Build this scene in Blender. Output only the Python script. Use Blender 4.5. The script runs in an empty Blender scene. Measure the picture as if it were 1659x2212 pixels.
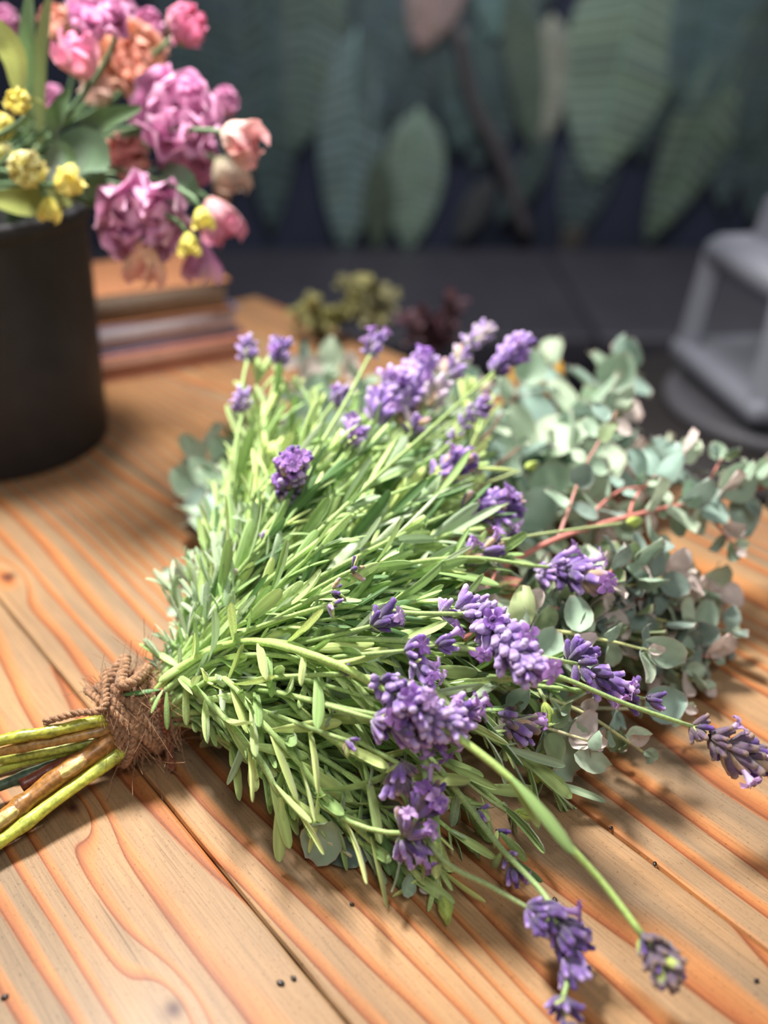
import bpy, math, random
import numpy as np
from mathutils import Matrix, Vector
R_ = random.Random(7)
NR = np.random.RandomState(11)
PI = math.pi
V = lambda *a: np.array(a, float)
scene = bpy.context.scene
COL = scene.collection

# ------------------------------------------------------------------ camera, world, lights, exposure
TZ = 0.75                      # table top height
CH = 0.33                      # camera height over the table
FPX, PITCH = 2000.0, math.radians(30)
cam = bpy.data.cameras.new('camera'); cam_o = bpy.data.objects.new('camera', cam); COL.objects.link(cam_o)
cam_o.location = (0, 0, TZ + CH); cam_o.rotation_euler = (PI/2 - PITCH, 0, 0)
cam.sensor_fit = 'VERTICAL'; cam.sensor_height = 36; cam.sensor_width = 36; cam.lens = 36*FPX/2212
cam.clip_start = 0.01
cam.dof.use_dof = True; cam.dof.focus_distance = 0.405; cam.dof.aperture_fstop = 3.1
scene.camera = cam_o

world = bpy.data.worlds.new('world'); scene.world = world; world.use_nodes = True
world.node_tree.nodes['Background'].inputs[0].default_value = (0.95, 0.97, 1.0, 1)
world.node_tree.nodes['Background'].inputs[1].default_value = 0.22

def area(name, loc, target, size, power, col, shape='DISK', size_y=None, spread=None):
    l = bpy.data.lights.new(name, 'AREA'); l.shape = shape; l.size = size; l.energy = power; l.color = col
    if size_y: l.size_y = size_y
    if spread: l.spread = math.radians(spread)
    o = bpy.data.objects.new(name, l); COL.objects.link(o); o.location = loc
    o.rotation_euler = (Vector(target) - Vector(loc)).to_track_quat('-Z', 'Y').to_euler()
    return o
area('ceiling_lamp_key', (-0.30, 0.72, TZ+0.95), (0.06, 0.36, TZ), 0.20, 9.0, (1.0, 0.965, 0.91), spread=100)
area('ceiling_panel', (1.1, 2.03, TZ+1.75), (0.1, 0.4, TZ), 0.5, 4, (1.0, 0.98, 0.95), 'RECTANGLE', 0.3)
area('wall_fill_light', (0.2, 1.45, TZ+1.75), (0.2, 2.6, TZ+0.35), 0.7, 17, (0.97, 0.98, 1.0), spread=120)  # light added only to lift the dark wall and its mural
area('front_fill_light', (0.25, -0.55, TZ+1.5), (0.0, 0.5, TZ), 0.5, 9, (1.0, 0.97, 0.93))  # added fill from the camera side, brightens flowers and wall

vs = scene.view_settings
vs.view_transform = 'Standard'; vs.look = 'None'; vs.gamma = 1; vs.use_curve_mapping = False; vs.exposure = 0.0

# ------------------------------------------------------------------ pixel helpers (photograph is 1659 x 2212)
def ray(px, py):
    dx = (px-829.5)/FPX; dy = -(py-1106)/FPX
    return V(dx, math.cos(PITCH)+dy*math.sin(PITCH), -math.sin(PITCH)+dy*math.cos(PITCH))
def P(px, py, h=0.0):          # the point seen at a pixel, h above the table
    d = ray(px, py); return V(0, 0, TZ+CH) + d*((h-CH)/d[2])
def Q(px, py, y):              # the point seen at a pixel, at distance y into the room
    d = ray(px, py); return V(0, 0, TZ+CH) + d*(y/d[1])
def proj(p):
    q = np.asarray(p, float) - V(0, 0, TZ+CH)
    f = q[1]*math.cos(PITCH) - q[2]*math.sin(PITCH); u = q[1]*math.sin(PITCH) + q[2]*math.cos(PITCH)
    return 829.5+FPX*q[0]/f, 1106-FPX*u/f, f
def lin(r, g, b):
    f = lambda c: (c/255/12.92) if c/255 <= 0.04045 else ((c/255+0.055)/1.055)**2.4
    return V(f(r), f(g), f(b))
def unit(v):
    v = np.asarray(v, float); n = np.linalg.norm(v); return v/n if n > 1e-12 else V(0, 0, 1)
def U(a, b): return R_.uniform(a, b)
def rv(): return unit(V(R_.gauss(0, 1), R_.gauss(0, 1), R_.gauss(0, 1)))

# ------------------------------------------------------------------ mesh helpers
class MB:
    def __init__(s): s.v = []; s.f = []; s.c = []; s.n = 0
    def add(s, v, f, c):
        v = np.asarray(v, float); c = np.asarray(c, float)
        if c.ndim == 1: c = np.tile(c, (len(v), 1))
        s.v.append(v); s.c.append(c); n = s.n
        s.f.extend([tuple(i+n for i in q) for q in f]); s.n += len(v)
    def mesh(s, name, org=(0, 0, 0), smooth=True):
        me = bpy.data.meshes.new(name)
        if s.n == 0: return me
        v = np.concatenate(s.v) - np.asarray(org); c = np.concatenate(s.c)
        me.from_pydata(v.tolist(), [], s.f)
        a = me.color_attributes.new('Col', 'FLOAT_COLOR', 'POINT')
        a.data.foreach_set('color', np.concatenate([c, np.ones((len(c), 1))], 1).ravel())
        if smooth: me.polygons.foreach_set('use_smooth', [True]*len(me.polygons))
        me.update(); return me
    def build(s, name, mat, parent=None, org=(0, 0, 0), smooth=True):
        return link(name, s.mesh(name, org, smooth), mat, parent)
def link(name, me, mat, parent=None):
    o = bpy.data.objects.new(name, me); COL.objects.link(o)
    if mat and not me.materials: me.materials.append(mat)
    if parent: o.parent = parent
    return o
def empty(name, loc=(0, 0, 0), rz=0):
    o = bpy.data.objects.new(name, None); COL.objects.link(o); o.location = loc; o.rotation_euler = (0, 0, rz)
    o.empty_display_size = 0.02; return o
def tag(o, label=None, cat=None, group=None, kind=None):
    if label: o['label'] = label
    if cat: o['category'] = cat
    if group: o['group'] = group
    if kind: o['kind'] = kind
    return o

def frames(path):
    path = np.asarray(path); n = len(path)
    T = np.gradient(path, axis=0); T = np.array([unit(t) for t in T])
    a = V(0, 0, 1) if abs(T[0][2]) < 0.9 else V(1, 0, 0)
    N = [unit(np.cross(np.cross(T[0], a), T[0]))]
    for i in range(1, n): N.append(unit(N[-1] - T[i]*np.dot(N[-1], T[i])))
    N = np.array(N); return T, N, np.cross(T, N)
def tube(mb, path, rad, col, sides=6, cap=True, jit=0.0, square=False):
    path = np.asarray(path, float); n = len(path)
    rad = np.broadcast_to(np.asarray(rad, float), (n,))
    T, N, Bn = frames(path); a = np.arange(sides)*2*PI/sides
    v = []
    for i in range(n):
        r = rad[i]*(1+jit*NR.randn(sides)) if jit else rad[i]
        v.append(path[i] + np.outer(np.cos(a)*r, N[i]) + np.outer(np.sin(a)*r, Bn[i]))
    v = np.concatenate(v); f = []
    for i in range(n-1):
        for k in range(sides):
            k2 = (k+1) % sides; f.append((i*sides+k, i*sides+k2, (i+1)*sides+k2, (i+1)*sides+k))
    if cap: f.append(tuple(range(sides))[::-1]); f.append(tuple((n-1)*sides+k for k in range(sides)))
    col = np.asarray(col, float)
    if col.ndim == 2: col = np.repeat(col, sides, 0)
    mb.add(v, f, col)
def catmull(pts, n=20):
    p = np.asarray(pts, float)
    if len(p) == 2: return p[0]+(p[1]-p[0])*np.linspace(0, 1, n)[:, None]
    e = np.concatenate([[2*p[0]-p[1]], p, [2*p[-1]-p[-2]]]); m = len(p)-1; out = []
    for s in np.linspace(0, m-1e-6, n):
        i = int(s); t = s-i; a, b, c, d = e[i:i+4]
        out.append(0.5*((2*b)+(c-a)*t+(2*a-5*b+4*c-d)*t*t+(3*b-a-3*c+d)*t**3))
    return np.array(out)
def bez(a, b, c, d, n=16):
    t = np.linspace(0, 1, n)[:, None]
    return a*(1-t)**3+3*b*t*(1-t)**2+3*c*t*t*(1-t)+d*t**3
def arclen(p): return np.concatenate([[0], np.cumsum(np.linalg.norm(np.diff(p, axis=0), axis=1))])
def at_len(p, s, L):
    x = np.array([np.interp(s, L, p[:, k]) for k in range(3)])
    e = 0.002; y = np.array([np.interp(min(s+e, L[-1]), L, p[:, k]) for k in range(3)]); z = np.array([np.interp(max(s-e, 0), L, p[:, k]) for k in range(3)])
    return x, unit(y-z)
def frame(d, n):               # columns: along, side, normal
    d = unit(d); s = np.cross(n, d); s = unit(s) if np.linalg.norm(s) > 1e-6 else unit(np.cross(V(1, .2, .1), d))
    return np.stack([d, s, np.cross(d, s)], 1)
def box(mb, c, s, col, bev=0.0, rz=0.0):
    c = np.asarray(c, float); sx, sy, sz = np.asarray(s, float)/2
    b = min(bev, sx*.9, sy*.9, sz*.9)
    if b <= 0:
        v = [(x, y, z) for x in (-sx, sx) for y in (-sy, sy) for z in (-sz, sz)]
        f = [(0, 1, 3, 2), (4, 6, 7, 5), (0, 4, 5, 1), (2, 3, 7, 6), (0, 2, 6, 4), (1, 5, 7, 3)]
    else:                      # three stacked rounded rectangles and their insets
        def ring(ins, z):
            o = []
            for qx, qy, a0 in ((1, 1, 0), (-1, 1, 1), (-1, -1, 2), (1, -1, 3)):
                for k in range(3):
                    a = (a0+k/2)*PI/2
                    o.append((qx*(sx-b)+(b-ins)*math.cos(a), qy*(sy-b)+(b-ins)*math.sin(a), z))
            return o
        k = 0.3*b
        v = ring(b*.98, -sz)+ring(k, -sz+k)+ring(0, -sz+b)+ring(0, sz-b)+ring(k, sz-k)+ring(b*.98, sz); f = []
        for i in range(5):
            for j in range(12): j2 = (j+1) % 12; f.append((i*12+j, i*12+j2, (i+1)*12+j2, (i+1)*12+j))
        f.append(tuple(range(12))[::-1]); f.append(tuple(60+j for j in range(12)))
    v = np.array(v, float); ca, sa = math.cos(rz), math.sin(rz)
    v = np.stack([v[:, 0]*ca-v[:, 1]*sa, v[:, 0]*sa+v[:, 1]*ca, v[:, 2]], 1)
    mb.add(v+c, f, col)
def lathe(mb, prof, c, col, seg=40):
    v = []; f = []; n = len(prof)
    for r, z in prof:
        for k in range(seg): a = 2*PI*k/seg; v.append((c[0]+r*math.cos(a), c[1]+r*math.sin(a), c[2]+z))
    for i in range(n-1):
        for k in range(seg): k2 = (k+1) % seg; f.append((i*seg+k, i*seg+k2, (i+1)*seg+k2, (i+1)*seg+k))
    mb.add(v, f, col)
def ellipsoid(mb, M, c, rad, col, seg=8, rings=6):
    v = []; f = []
    for i in range(rings+1):
        t = PI*i/rings
        for k in range(seg):
            a = 2*PI*k/seg; v.append(V(-math.cos(t)*rad[0], math.sin(t)*math.cos(a)*rad[1], math.sin(t)*math.sin(a)*rad[2]))
    for i in range(rings):
        for k in range(seg): k2 = (k+1) % seg; f.append((i*seg+k, i*seg+k2, (i+1)*seg+k2, (i+1)*seg+k))
    mb.add(np.array(v) @ M.T + c, f, col)

# ------------------------------------------------------------------ materials
def mat(name): 
    m = bpy.data.materials.new(name); m.use_nodes = True; nt = m.node_tree
    return m, nt, nt.nodes['Principled BSDF'], nt.nodes['Material Output']
def node(nt, t, **kw):
    n = nt.nodes.new(t)
    for k, v in kw.items():
        if k in n.bl_rna.properties: setattr(n, k, v)
        else: n.inputs[k].default_value = v
    return n
def math_(nt, op, a, b=None):
    n = nt.nodes.new('ShaderNodeMath'); n.operation = op
    for i, x in enumerate((a, b)):
        if x is None: continue
        if isinstance(x, (int, float)): n.inputs[i].default_value = x
        else: nt.links.new(x, n.inputs[i])
    return n.outputs[0]
def mix_(nt, fac, a, b, blend='MIX'):
    n = nt.nodes.new('ShaderNodeMix'); n.data_type = 'RGBA'; n.blend_type = blend
    for s, x in ((n.inputs[0], fac), (n.inputs[6], a), (n.inputs[7], b)):
        if hasattr(x, 'is_output') or isinstance(x, bpy.types.NodeSocket): nt.links.new(x, s)
        elif isinstance(x, (int, float)): s.default_value = x
        else: s.default_value = (*x, 1) if len(x) == 3 else x
    return n.outputs[2]
def ramp_(nt, fac, stops, interp='LINEAR'):
    n = nt.nodes.new('ShaderNodeValToRGB'); n.color_ramp.interpolation = interp; e = n.color_ramp.elements
    while len(e) < len(stops): e.new(0.5)
    for el, (p, c) in zip(e, stops): el.position = p; el.color = (*c, 1) if len(c) == 3 else c
    nt.links.new(fac, n.inputs[0]); return n.outputs[0]
def plant(name, rough=0.55, trans=0.25, fuzz=0.25, scale=900, var=0.25, bump=0.25, spec=0.35):
    m, nt, b, out = mat(name)
    at = node(nt, 'ShaderNodeAttribute', attribute_name='Col')
    tc = nt.nodes.new('ShaderNodeTexCoord')
    nz = node(nt, 'ShaderNodeTexNoise', Scale=scale, Detail=3.0); nt.links.new(tc.outputs['Object'], nz.inputs['Vector'])
    k = ramp_(nt, nz.outputs[0], [(0.3, (1-var,)*3), (0.7, (1+var,)*3)])
    c = mix_(nt, 1.0, at.outputs['Color'], k, 'MULTIPLY')
    nt.links.new(c, b.inputs['Base Color']); b.inputs['Roughness'].default_value = rough
    b.inputs['Specular IOR Level'].default_value = spec
    b.inputs['Sheen Weight'].default_value = fuzz; b.inputs['Sheen Roughness'].default_value = 0.5
    bp = node(nt, 'ShaderNodeBump', Strength=bump, Distance=0.0004); nt.links.new(nz.outputs[0], bp.inputs['Height']); nt.links.new(bp.outputs[0], b.inputs['Normal'])
    if trans:
        t = nt.nodes.new('ShaderNodeBsdfTranslucent'); nt.links.new(c, t.inputs[0])
        mx = nt.nodes.new('ShaderNodeMixShader'); mx.inputs[0].default_value = trans
        nt.links.new(b.outputs[0], mx.inputs[1]); nt.links.new(t.outputs[0], mx.inputs[2]); nt.links.new(mx.outputs[0], out.inputs[0])
    return m
M_leaf = plant('lavender_leaf_skin', 0.5, 0.22, 0.35, 1300, 0.16)
M_stem = plant('lavender_stem_skin', 0.55, 0.0, 0.2, 900, 0.2)
M_euc = plant('eucalyptus_leaf_skin', 0.5, 0.2, 0.1, 260, 0.13, 0.1)
M_wood_stem = plant('cut_stem_bark', 0.35, 0.0, 0.0, 420, 0.4, 0.5, 0.5)
M_petal = plant('petal_skin', 0.6, 0.3, 0.2, 250, 0.12, 0.1)
M_floret = plant('lavender_floret_fuzz', 0.6, 0.12, 0.5, 2200, 0.3, 0.5)
M_twine = plant('jute_twine', 0.85, 0.0, 0.2, 1500, 0.45, 0.8, 0.1)
M_plain = plant('painted_surface', 0.6, 0.0, 0.0, 60, 0.06, 0.03)
M_paper = plant('book_paper', 0.7, 0.0, 0.0, 90, 0.08, 0.05)

def simple(name, col, rough, metal=0.0, spec=0.5, nscale=40, nvar=0.15, bump=0.0):
    m, nt, b, out = mat(name)
    tc = nt.nodes.new('ShaderNodeTexCoord'); nz = node(nt, 'ShaderNodeTexNoise', Scale=nscale, Detail=4.0); nt.links.new(tc.outputs['Object'], nz.inputs['Vector'])
    k = ramp_(nt, nz.outputs[0], [(0.3, tuple(col*(1-nvar))), (0.7, tuple(col*(1+nvar)))])
    nt.links.new(k, b.inputs['Base Color']); b.inputs['Roughness'].default_value = rough; b.inputs['Metallic'].default_value = metal
    b.inputs['Specular IOR Level'].default_value = spec
    if bump:
        bp = node(nt, 'ShaderNodeBump', Strength=bump, Distance=0.002); nt.links.new(nz.outputs[0], bp.inputs['Height']); nt.links.new(bp.outputs[0], b.inputs['Normal'])
    return m
M_bucket = simple('charcoal_bucket', lin(52, 51, 54), 0.6, spec=0.3)
M_wall = simple('navy_wallpaper', lin(44, 48, 62), 0.8, nscale=2.5, nvar=0.3, spec=0.1)
M_floor = simple('dark_floor_boards', lin(62, 54, 50), 0.6, nscale=6)
M_bench = simple('black_leather', lin(52, 49, 58), 0.55, nscale=12, bump=0.1)
M_metal = simple('grey_painted_metal', lin(150, 152, 164), 0.5, metal=0.1, nscale=20, nvar=0.06)
M_dark = simple('dark_stained_wood', lin(44, 38, 38), 0.55, nscale=14)
M_rust = simple('terracotta_paint', lin(165, 95, 82), 0.6)
M_seed = simple('black_seed', lin(28, 20, 18), 0.35)
mg, nt, b, out = mat('dusty_glass')
b.inputs['Base Color'].default_value = (0.7, 0.75, 0.8, 1); b.inputs['Roughness'].default_value = 0.1; b.inputs['Alpha'].default_value = 0.06
M_glass = mg

def wood():
    m, nt, b, out = mat('lacquered_cedar_planks'); L = nt.links.new
    tc = nt.nodes.new('ShaderNodeTexCoord'); oi = nt.nodes.new('ShaderNodeObjectInfo')
    sep = nt.nodes.new('ShaderNodeSeparateXYZ'); L(tc.outputs['Object'], sep.inputs[0])
    u, v = sep.outputs[0], sep.outputs[1]
    off = math_(nt, 'MULTIPLY', oi.outputs['Random'], 7.3)
    def noise(su, sv, scale, detail, o=0.0, out_i=0):
        c = nt.nodes.new('ShaderNodeCombineXYZ')
        L(math_(nt, 'ADD', math_(nt, 'MULTIPLY', u, su), off), c.inputs[0]); L(math_(nt, 'MULTIPLY', v, sv), c.inputs[1]); c.inputs[2].default_value = o
        n = node(nt, 'ShaderNodeTexNoise', Scale=scale, Detail=detail, Roughness=0.55); L(c.outputs[0], n.inputs['Vector']); return n.outputs[out_i]
    wob = noise(0.42, 3.4, 2.1, 1.5)
    wob2 = noise(3.0, 12.0, 1.6, 2.0, 3.1)
    r = math_(nt, 'ADD', math_(nt, 'MULTIPLY', v, 70.0), math_(nt, 'MULTIPLY', math_(nt, 'SUBTRACT', wob, 0.5), 13.0))
    r = math_(nt, 'ADD', r, math_(nt, 'MULTIPLY', math_(nt, 'SUBTRACT', wob2, 0.5), 0.8))
    dark_knot = None
    for ku, kv in KNOTS:       # rings bend round the knots
        du = math_(nt, 'MULTIPLY', math_(nt, 'SUBTRACT', u, ku), 42.0); dv = math_(nt, 'MULTIPLY', math_(nt, 'SUBTRACT', v, kv), 110.0)
        d2 = math_(nt, 'ADD', math_(nt, 'MULTIPLY', du, du), math_(nt, 'MULTIPLY', dv, dv))
        g = math_(nt, 'POWER', 2.718, math_(nt, 'MULTIPLY', d2, -1.0)); r = math_(nt, 'ADD', r, math_(nt, 'MULTIPLY', g, 1.3))
        du = math_(nt, 'MULTIPLY', math_(nt, 'SUBTRACT', u, ku), 240.0); dv = math_(nt, 'MULTIPLY', math_(nt, 'SUBTRACT', v, kv), 300.0)
        d2 = math_(nt, 'ADD', math_(nt, 'MULTIPLY', du, du), math_(nt, 'MULTIPLY', dv, dv))
        g = math_(nt, 'POWER', 2.718, math_(nt, 'MULTIPLY', d2, -1.0)); dark_knot = g if dark_knot is None else math_(nt, 'MAXIMUM', dark_knot, g)
    fr = math_(nt, 'FRACT', r)
    grey, tan, ora, red, drk = lin(142, 119, 94), lin(176, 137, 97), lin(184, 125, 76), lin(162, 96, 56), lin(124, 72, 44)
    ring = ramp_(nt, fr, [(0.0, tuple(drk*1.2)), (0.035, tuple(tan)), (0.3, tuple(tan*1.03)), (0.55, tuple(tan*0.97)), (0.82, tuple(ora)), (0.95, tuple(red)), (0.99, tuple(drk))])
    ring2 = ramp_(nt, fr, [(0.0, tuple(red)), (0.04, tuple(grey*0.95)), (0.4, tuple(grey)), (0.58, tuple(grey*1.05)), (0.72, tuple(ora*1.0)), (0.92, tuple(red)), (0.985, tuple(drk))])
    g1 = noise(0.9, 7.0, 2.0, 3.0, 9.0)
    gf = ramp_(nt, g1, [(0.40, (0, 0, 0)), (0.60, (1, 1, 1))])
    c = mix_(nt, gf, ring, ring2)
    fine = noise(6.0, 260.0, 4.0, 4.0, 5.0)
    c = mix_(nt, 0.75, c, ramp_(nt, fine, [(0.32, (0.70, 0.70, 0.71)), (0.6, (1.1, 1.08, 1.05))]), 'MULTIPLY')
    blot = noise(3.0, 6.0, 3.0, 4.0, 13.0)
    c = mix_(nt, 0.8, c, ramp_(nt, blot, [(0.3, (0.74, 0.74, 0.76)), (0.65, (1.06, 1.05, 1.03))]), 'MULTIPLY')
    spk = noise(60.0, 90.0, 9.0, 2.0, 2.0)
    c = mix_(nt, 1.0, c, ramp_(nt, spk, [(0.24, (0.45, 0.4, 0.36)), (0.31, (1, 1, 1))]), 'MULTIPLY')
    crk = noise(1.6, 130.0, 3.0, 2.0, 21.0)
    c = mix_(nt, 1.0, c, ramp_(nt, crk, [(0.27, (0.5, 0.46, 0.42)), (0.31, (1, 1, 1))]), 'MULTIPLY')
    por = noise(110.0, 420.0, 4.0, 1.0, 31.0)
    c = mix_(nt, 1.0, c, ramp_(nt, por, [(0.28, (0.6, 0.56, 0.5)), (0.36, (1, 1, 1))]), 'MULTIPLY')
    c = mix_(nt, dark_knot, c, tuple(lin(70, 32, 26)))
    L(c, b.inputs['Base Color'])
    b.inputs['Roughness'].default_value = 0.58; b.inputs['Specular IOR Level'].default_value = 0.22
    b.inputs['Coat Weight'].default_value = 0.06; b.inputs['Coat Roughness'].default_value = 0.25
    h = math_(nt, 'ADD', math_(nt, 'MULTIPLY', fine, 0.6), math_(nt, 'MULTIPLY', math_(nt, 'POWER', fr, 6.0), 0.8))
    bp = node(nt, 'ShaderNodeBump', Strength=0.35, Distance=0.0006); L(h, bp.inputs['Height']); L(bp.outputs[0], b.inputs['Normal'])
    return m

# ------------------------------------------------------------------ the room: floor, back wall with its leaf mural
ANG = math.radians(40)         # planks run toward the back left
UV = lambda p: (-math.sin(ANG)*p[0]+math.cos(ANG)*p[1], math.cos(ANG)*p[0]+math.sin(ANG)*p[1])
WY = 2.60
mb = MB(); box(mb, (0, 0.8, -0.02), (6, 4.2, 0.04), V(1, 1, 1)); tag(mb.build('floor', M_floor, smooth=False), kind='structure')
mb = MB(); box(mb, (0, WY+0.05, 1.35), (6, 0.1, 2.7), V(1, 1, 1)); wall = tag(mb.build('wall_back', M_wall, smooth=False), kind='structure')
LAYER = [0]
def mural_leaf(p0, p1, width, col, n=18, curl=0.0):
    LAYER[0] += 1; ly = V(0, -.0006*LAYER[0], 0)
    a = Q(*p0, WY)+ly; c = Q(*p1, WY)+ly; d = c-a; Ln = np.linalg.norm(d); d = d/Ln
    s = V(d[2], 0, -d[0]); w = width/FPX*np.linalg.norm((a+c)/2-V(0, 0, TZ+CH))/2*0.95; b_ = MB()
    for side in (-1, 1):
        for i in range(n):     # one strip for each pair of side veins
            v = []; t0, t1 = i/n, (i+0.86)/n
            for t in (t0, t1):
                wt = w*(math.sin(PI*min(1, (t*0.9+0.1))**0.8)**0.75)
                for q in (0.0, 0.4, 0.75, 1.0):
                    tt = t+0.10*q*(1-t)
                    v.append(a+d*(tt*Ln)+s*(side*wt*q+curl*Ln*math.sin(PI*tt))+V(0, -0.002-0.006*math.sin(PI*min(q, .95)), 0))
            f = [(k, k+1, k+5, k+4) for k in range(3)]
            b_.add(v, f, (col*.7+col.mean()*.3)*U(0.7, 1.0)*np.array([1, 1, U(.9, 1.1)]))
    mid = [a+d*(t*Ln)+s*(curl*Ln*math.sin(PI*t))+V(0, -0.004, 0) for t in np.linspace(0, 0.98, 8)]
    tube(b_, mid, 0.0035, col*1.25, 4)
    b_.build('mural_leaf', M_plain, wall, org=(0, 0, 0))
for i in range(34):
    x = 380+i*40+U(-25, 25); y = U(-260, 230); mural_leaf((x, y), (x+U(-90, 40), y+U(240, 380)), U(90, 150), lin(62, 80, 82)*U(.75, 1.15), 12)
for a in [((470, -60), (500, 420), 120, lin(68, 90, 92)), ((575, -80), (590, 500), 130, lin(66, 88, 88)), ((690, -120), (640, 330), 150, lin(84, 106, 98)),
          ((770, 60), (745, 545), 140, lin(98, 124, 122)), ((905, 230), (880, 540), 130, lin(116, 142, 122)), ((850, -100), (800, 300), 110, lin(70, 92, 96)),
          ((1030, 60), (985, 330), 120, lin(64, 88, 88)), ((1190, 30), (1172, 310), 95, lin(138, 142, 126)), ((965, -120), (905, 110), 120, lin(152, 124, 118)),
          ((1100, -110), (1060, 90), 110, lin(82, 116, 112)), ((1400, -140), (1275, 390), 235, lin(112, 138, 118)), ((1640, 20), (1390, 520), 140, lin(92, 114, 96)),
          ((1560, -120), (1480, 250), 190, lin(72, 100, 100)), ((1720, -60), (1600, 330), 170, lin(66, 86, 84)), ((1180, 300), (1070, 480), 70, lin(58, 76, 74)),
          ((1060, 380), (985, 520), 60, lin(62, 66, 66)), ((420, -150), (400, 300), 140, lin(62, 84, 88)), ((1250, 480), (1210, 545), 50, lin(72, 66, 60)),
          ((820, 330), (815, 545), 70, lin(76, 92, 74)), ((1110, -60), (1150, 330), 80, lin(80, 98, 84))]:
    mural_leaf(*a)
b_ = MB(); tube(b_, catmull([Q(990, 60, WY-.03), Q(1020, 220, WY-.03), (Q(1080, 340, WY-.03)), Q(1140, 520, WY-.03)], 16), 0.02, lin(66, 62, 64), 6); b_.build('mural_vine', M_plain, wall)

# ------------------------------------------------------------------ the table: planks along its grain
TU0, TU1, TV0, TV1 = -0.36, 0.93, -0.46, 0.583
KNOTS = [(u_, -v_) for u_, v_ in (UV(P(375, 2180)), UV(P(157, 1745)), UV(P(20, 1245)))]
M_wood = wood()
table = empty('plank_table', (0, 0, 0), PI/2+ANG)       # local x runs along the grain, local y = -v
tag(table, 'long wooden table of orange-brown planks with dark grain lines', 'table')
SEAMS = [TV0, -0.314, -0.17, -0.026, 0.118, 0.262, 0.406, TV1]
def tl(u, v, z): return V(u, -v, z)    # table-local point for grain coordinates
def plank(v0, v1):
    mb = MB(); g = 0.00012; nseg = 64; us = np.linspace(TU0, TU1, nseg)
    prof = lambda e0, e1: [(v0+g+e0, TZ-0.035), (v0+g+e0, TZ-0.002), (v0+g+e0+0.0007, TZ-0.0004), (v0+g+e0+0.0018, TZ), (v1-g-e1-0.0018, TZ), (v1-g-e1-0.0007, TZ-0.0004), (v1-g-e1, TZ-0.002), (v1-g-e1, TZ-0.035)]
    v = []; f = []
    for i, u in enumerate(us):
        e0 = abs(NR.randn())*0.0002; e1 = abs(NR.randn())*0.0002
        v += [tl(u, *q) for q in prof(e0, e1)]
    for i in range(nseg-1):
        for k in range(8): k2 = (k+1) % 8; f.append((i*8+k, (i+1)*8+k, (i+1)*8+k2, i*8+k2))
    f.append(tuple(range(8))[::-1]); f.append(tuple((nseg-1)*8+k for k in range(8)))
    f = [q[::-1] for q in f]
    o = mb.add(v, f, V(1, 1, 1)); return mb.build('plank', M_wood, table, smooth=False)
for v0, v1 in zip(SEAMS, SEAMS[1:]): plank(v0, v1)
mb = MB()
for uu, vv, su, sv in ((TU0+.06, 0.06, .05, .9), (TU1-.06, 0.06, .05, .9)): box(mb, tl(uu, vv, TZ-.09), (su, sv, .10), V(1, 1, 1), .006)
mb.build('apron_rail', M_dark, table)
for uu in (TU0+.06, TU1-.06):
    for vv in (TV0+.08, TV1-.08):
        mb = MB(); box(mb, tl(uu, vv, (TZ-.04)/2), (.07, .07, TZ-.042), V(1, 1, 1), .008); mb.build('leg', M_dark, table)
mb = MB(); box(mb, tl((TU0+TU1)/2, 0.06, TZ-.04), (TU1-TU0-.02, TV1-TV0-.03, .009), V(1, 1, 1)); mb.build('underframe', M_dark, table)

# ------------------------------------------------------------------ furniture behind the table
bx0, bx1, by0, by1, bz = -1.5, 1.4, 1.80, 2.5, 0.45
bench = tag(empty('upholstered_bench', ((bx0+bx1)/2, (by0+by1)/2, 0)), 'low black upholstered bench along the leaf-patterned wall', 'bench')
c0 = V((bx0+bx1)/2, (by0+by1)/2, 0)
for i in range(3):
    w = (bx1-bx0)/3; mb = MB(); box(mb, (bx0+w*(i+.5), (by0+by1)/2, bz-.07), (w-.001, by1-by0, .14), V(1, 1, 1), .012); mb.build('seat_cushion', M_bench, bench, org=c0)
mb = MB(); box(mb, (c0[0], c0[1], .185), (bx1-bx0, by1-by0-.04, .245), V(1, 1, 1), .01); mb.build('base', M_bench, bench, org=c0)
for x in (bx0+.1, bx1-.1):
    for y in (by0+.1, by1-.1): mb = MB(); tube(mb, [V(x, y, 0), V(x, y, .07)], .02, V(1, 1, 1), 10); mb.build('leg', M_dark, bench, org=c0)

# low side table with the lantern
lb = P(1700, 885, -0.15); ltz = TZ-0.15
st = tag(empty('side_table', (lb[0], lb[1], 0)), 'small dark side table under the grey metal lantern', 'side table')
mb = MB(); lathe(mb, [(0, ltz-.03), (.235, ltz-.03), (.24, ltz-.025), (.24, ltz-.005), (.235, ltz), (0, ltz)], (0, 0, 0), V(1, 1, 1), 48); mb.build('table_top', M_dark, st)
for k in range(3):
    a = k*2*PI/3+.5; mb = MB(); tube(mb, [V(.2*math.cos(a), .2*math.sin(a), 0), V(.14*math.cos(a), .14*math.sin(a), ltz-.028)], .014, V(1, 1, 1), 8); mb.build('leg', M_dark, st)
lan = tag(empty('metal_lantern', (lb[0], lb[1], ltz), math.radians(8)), 'grey metal lantern with glass panes and terracotta handle on dark side table', 'lantern')
mb = MB(); lathe(mb, [(0, 0), (.150, 0), (.155, .006), (.155, .016), (.148, .020), (.135, .016), (0, .016)], (0, 0, 0), V(1, 1, 1), 48); mb.build('base_tray', simple('dark_grey_metal', lin(98, 96, 102), .5, nscale=20, nvar=.05), lan)
mb = MB(); box(mb, (0, 0, .05), (.235, .235, .026), V(1, 1, 1), .008); box(mb, (0, 0, .028), (.16, .16, .03), V(1, 1, 1), .004); mb.build('plinth', M_metal, lan)
HB, HT, RB, RT = .06, .185, .098, .088
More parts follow.
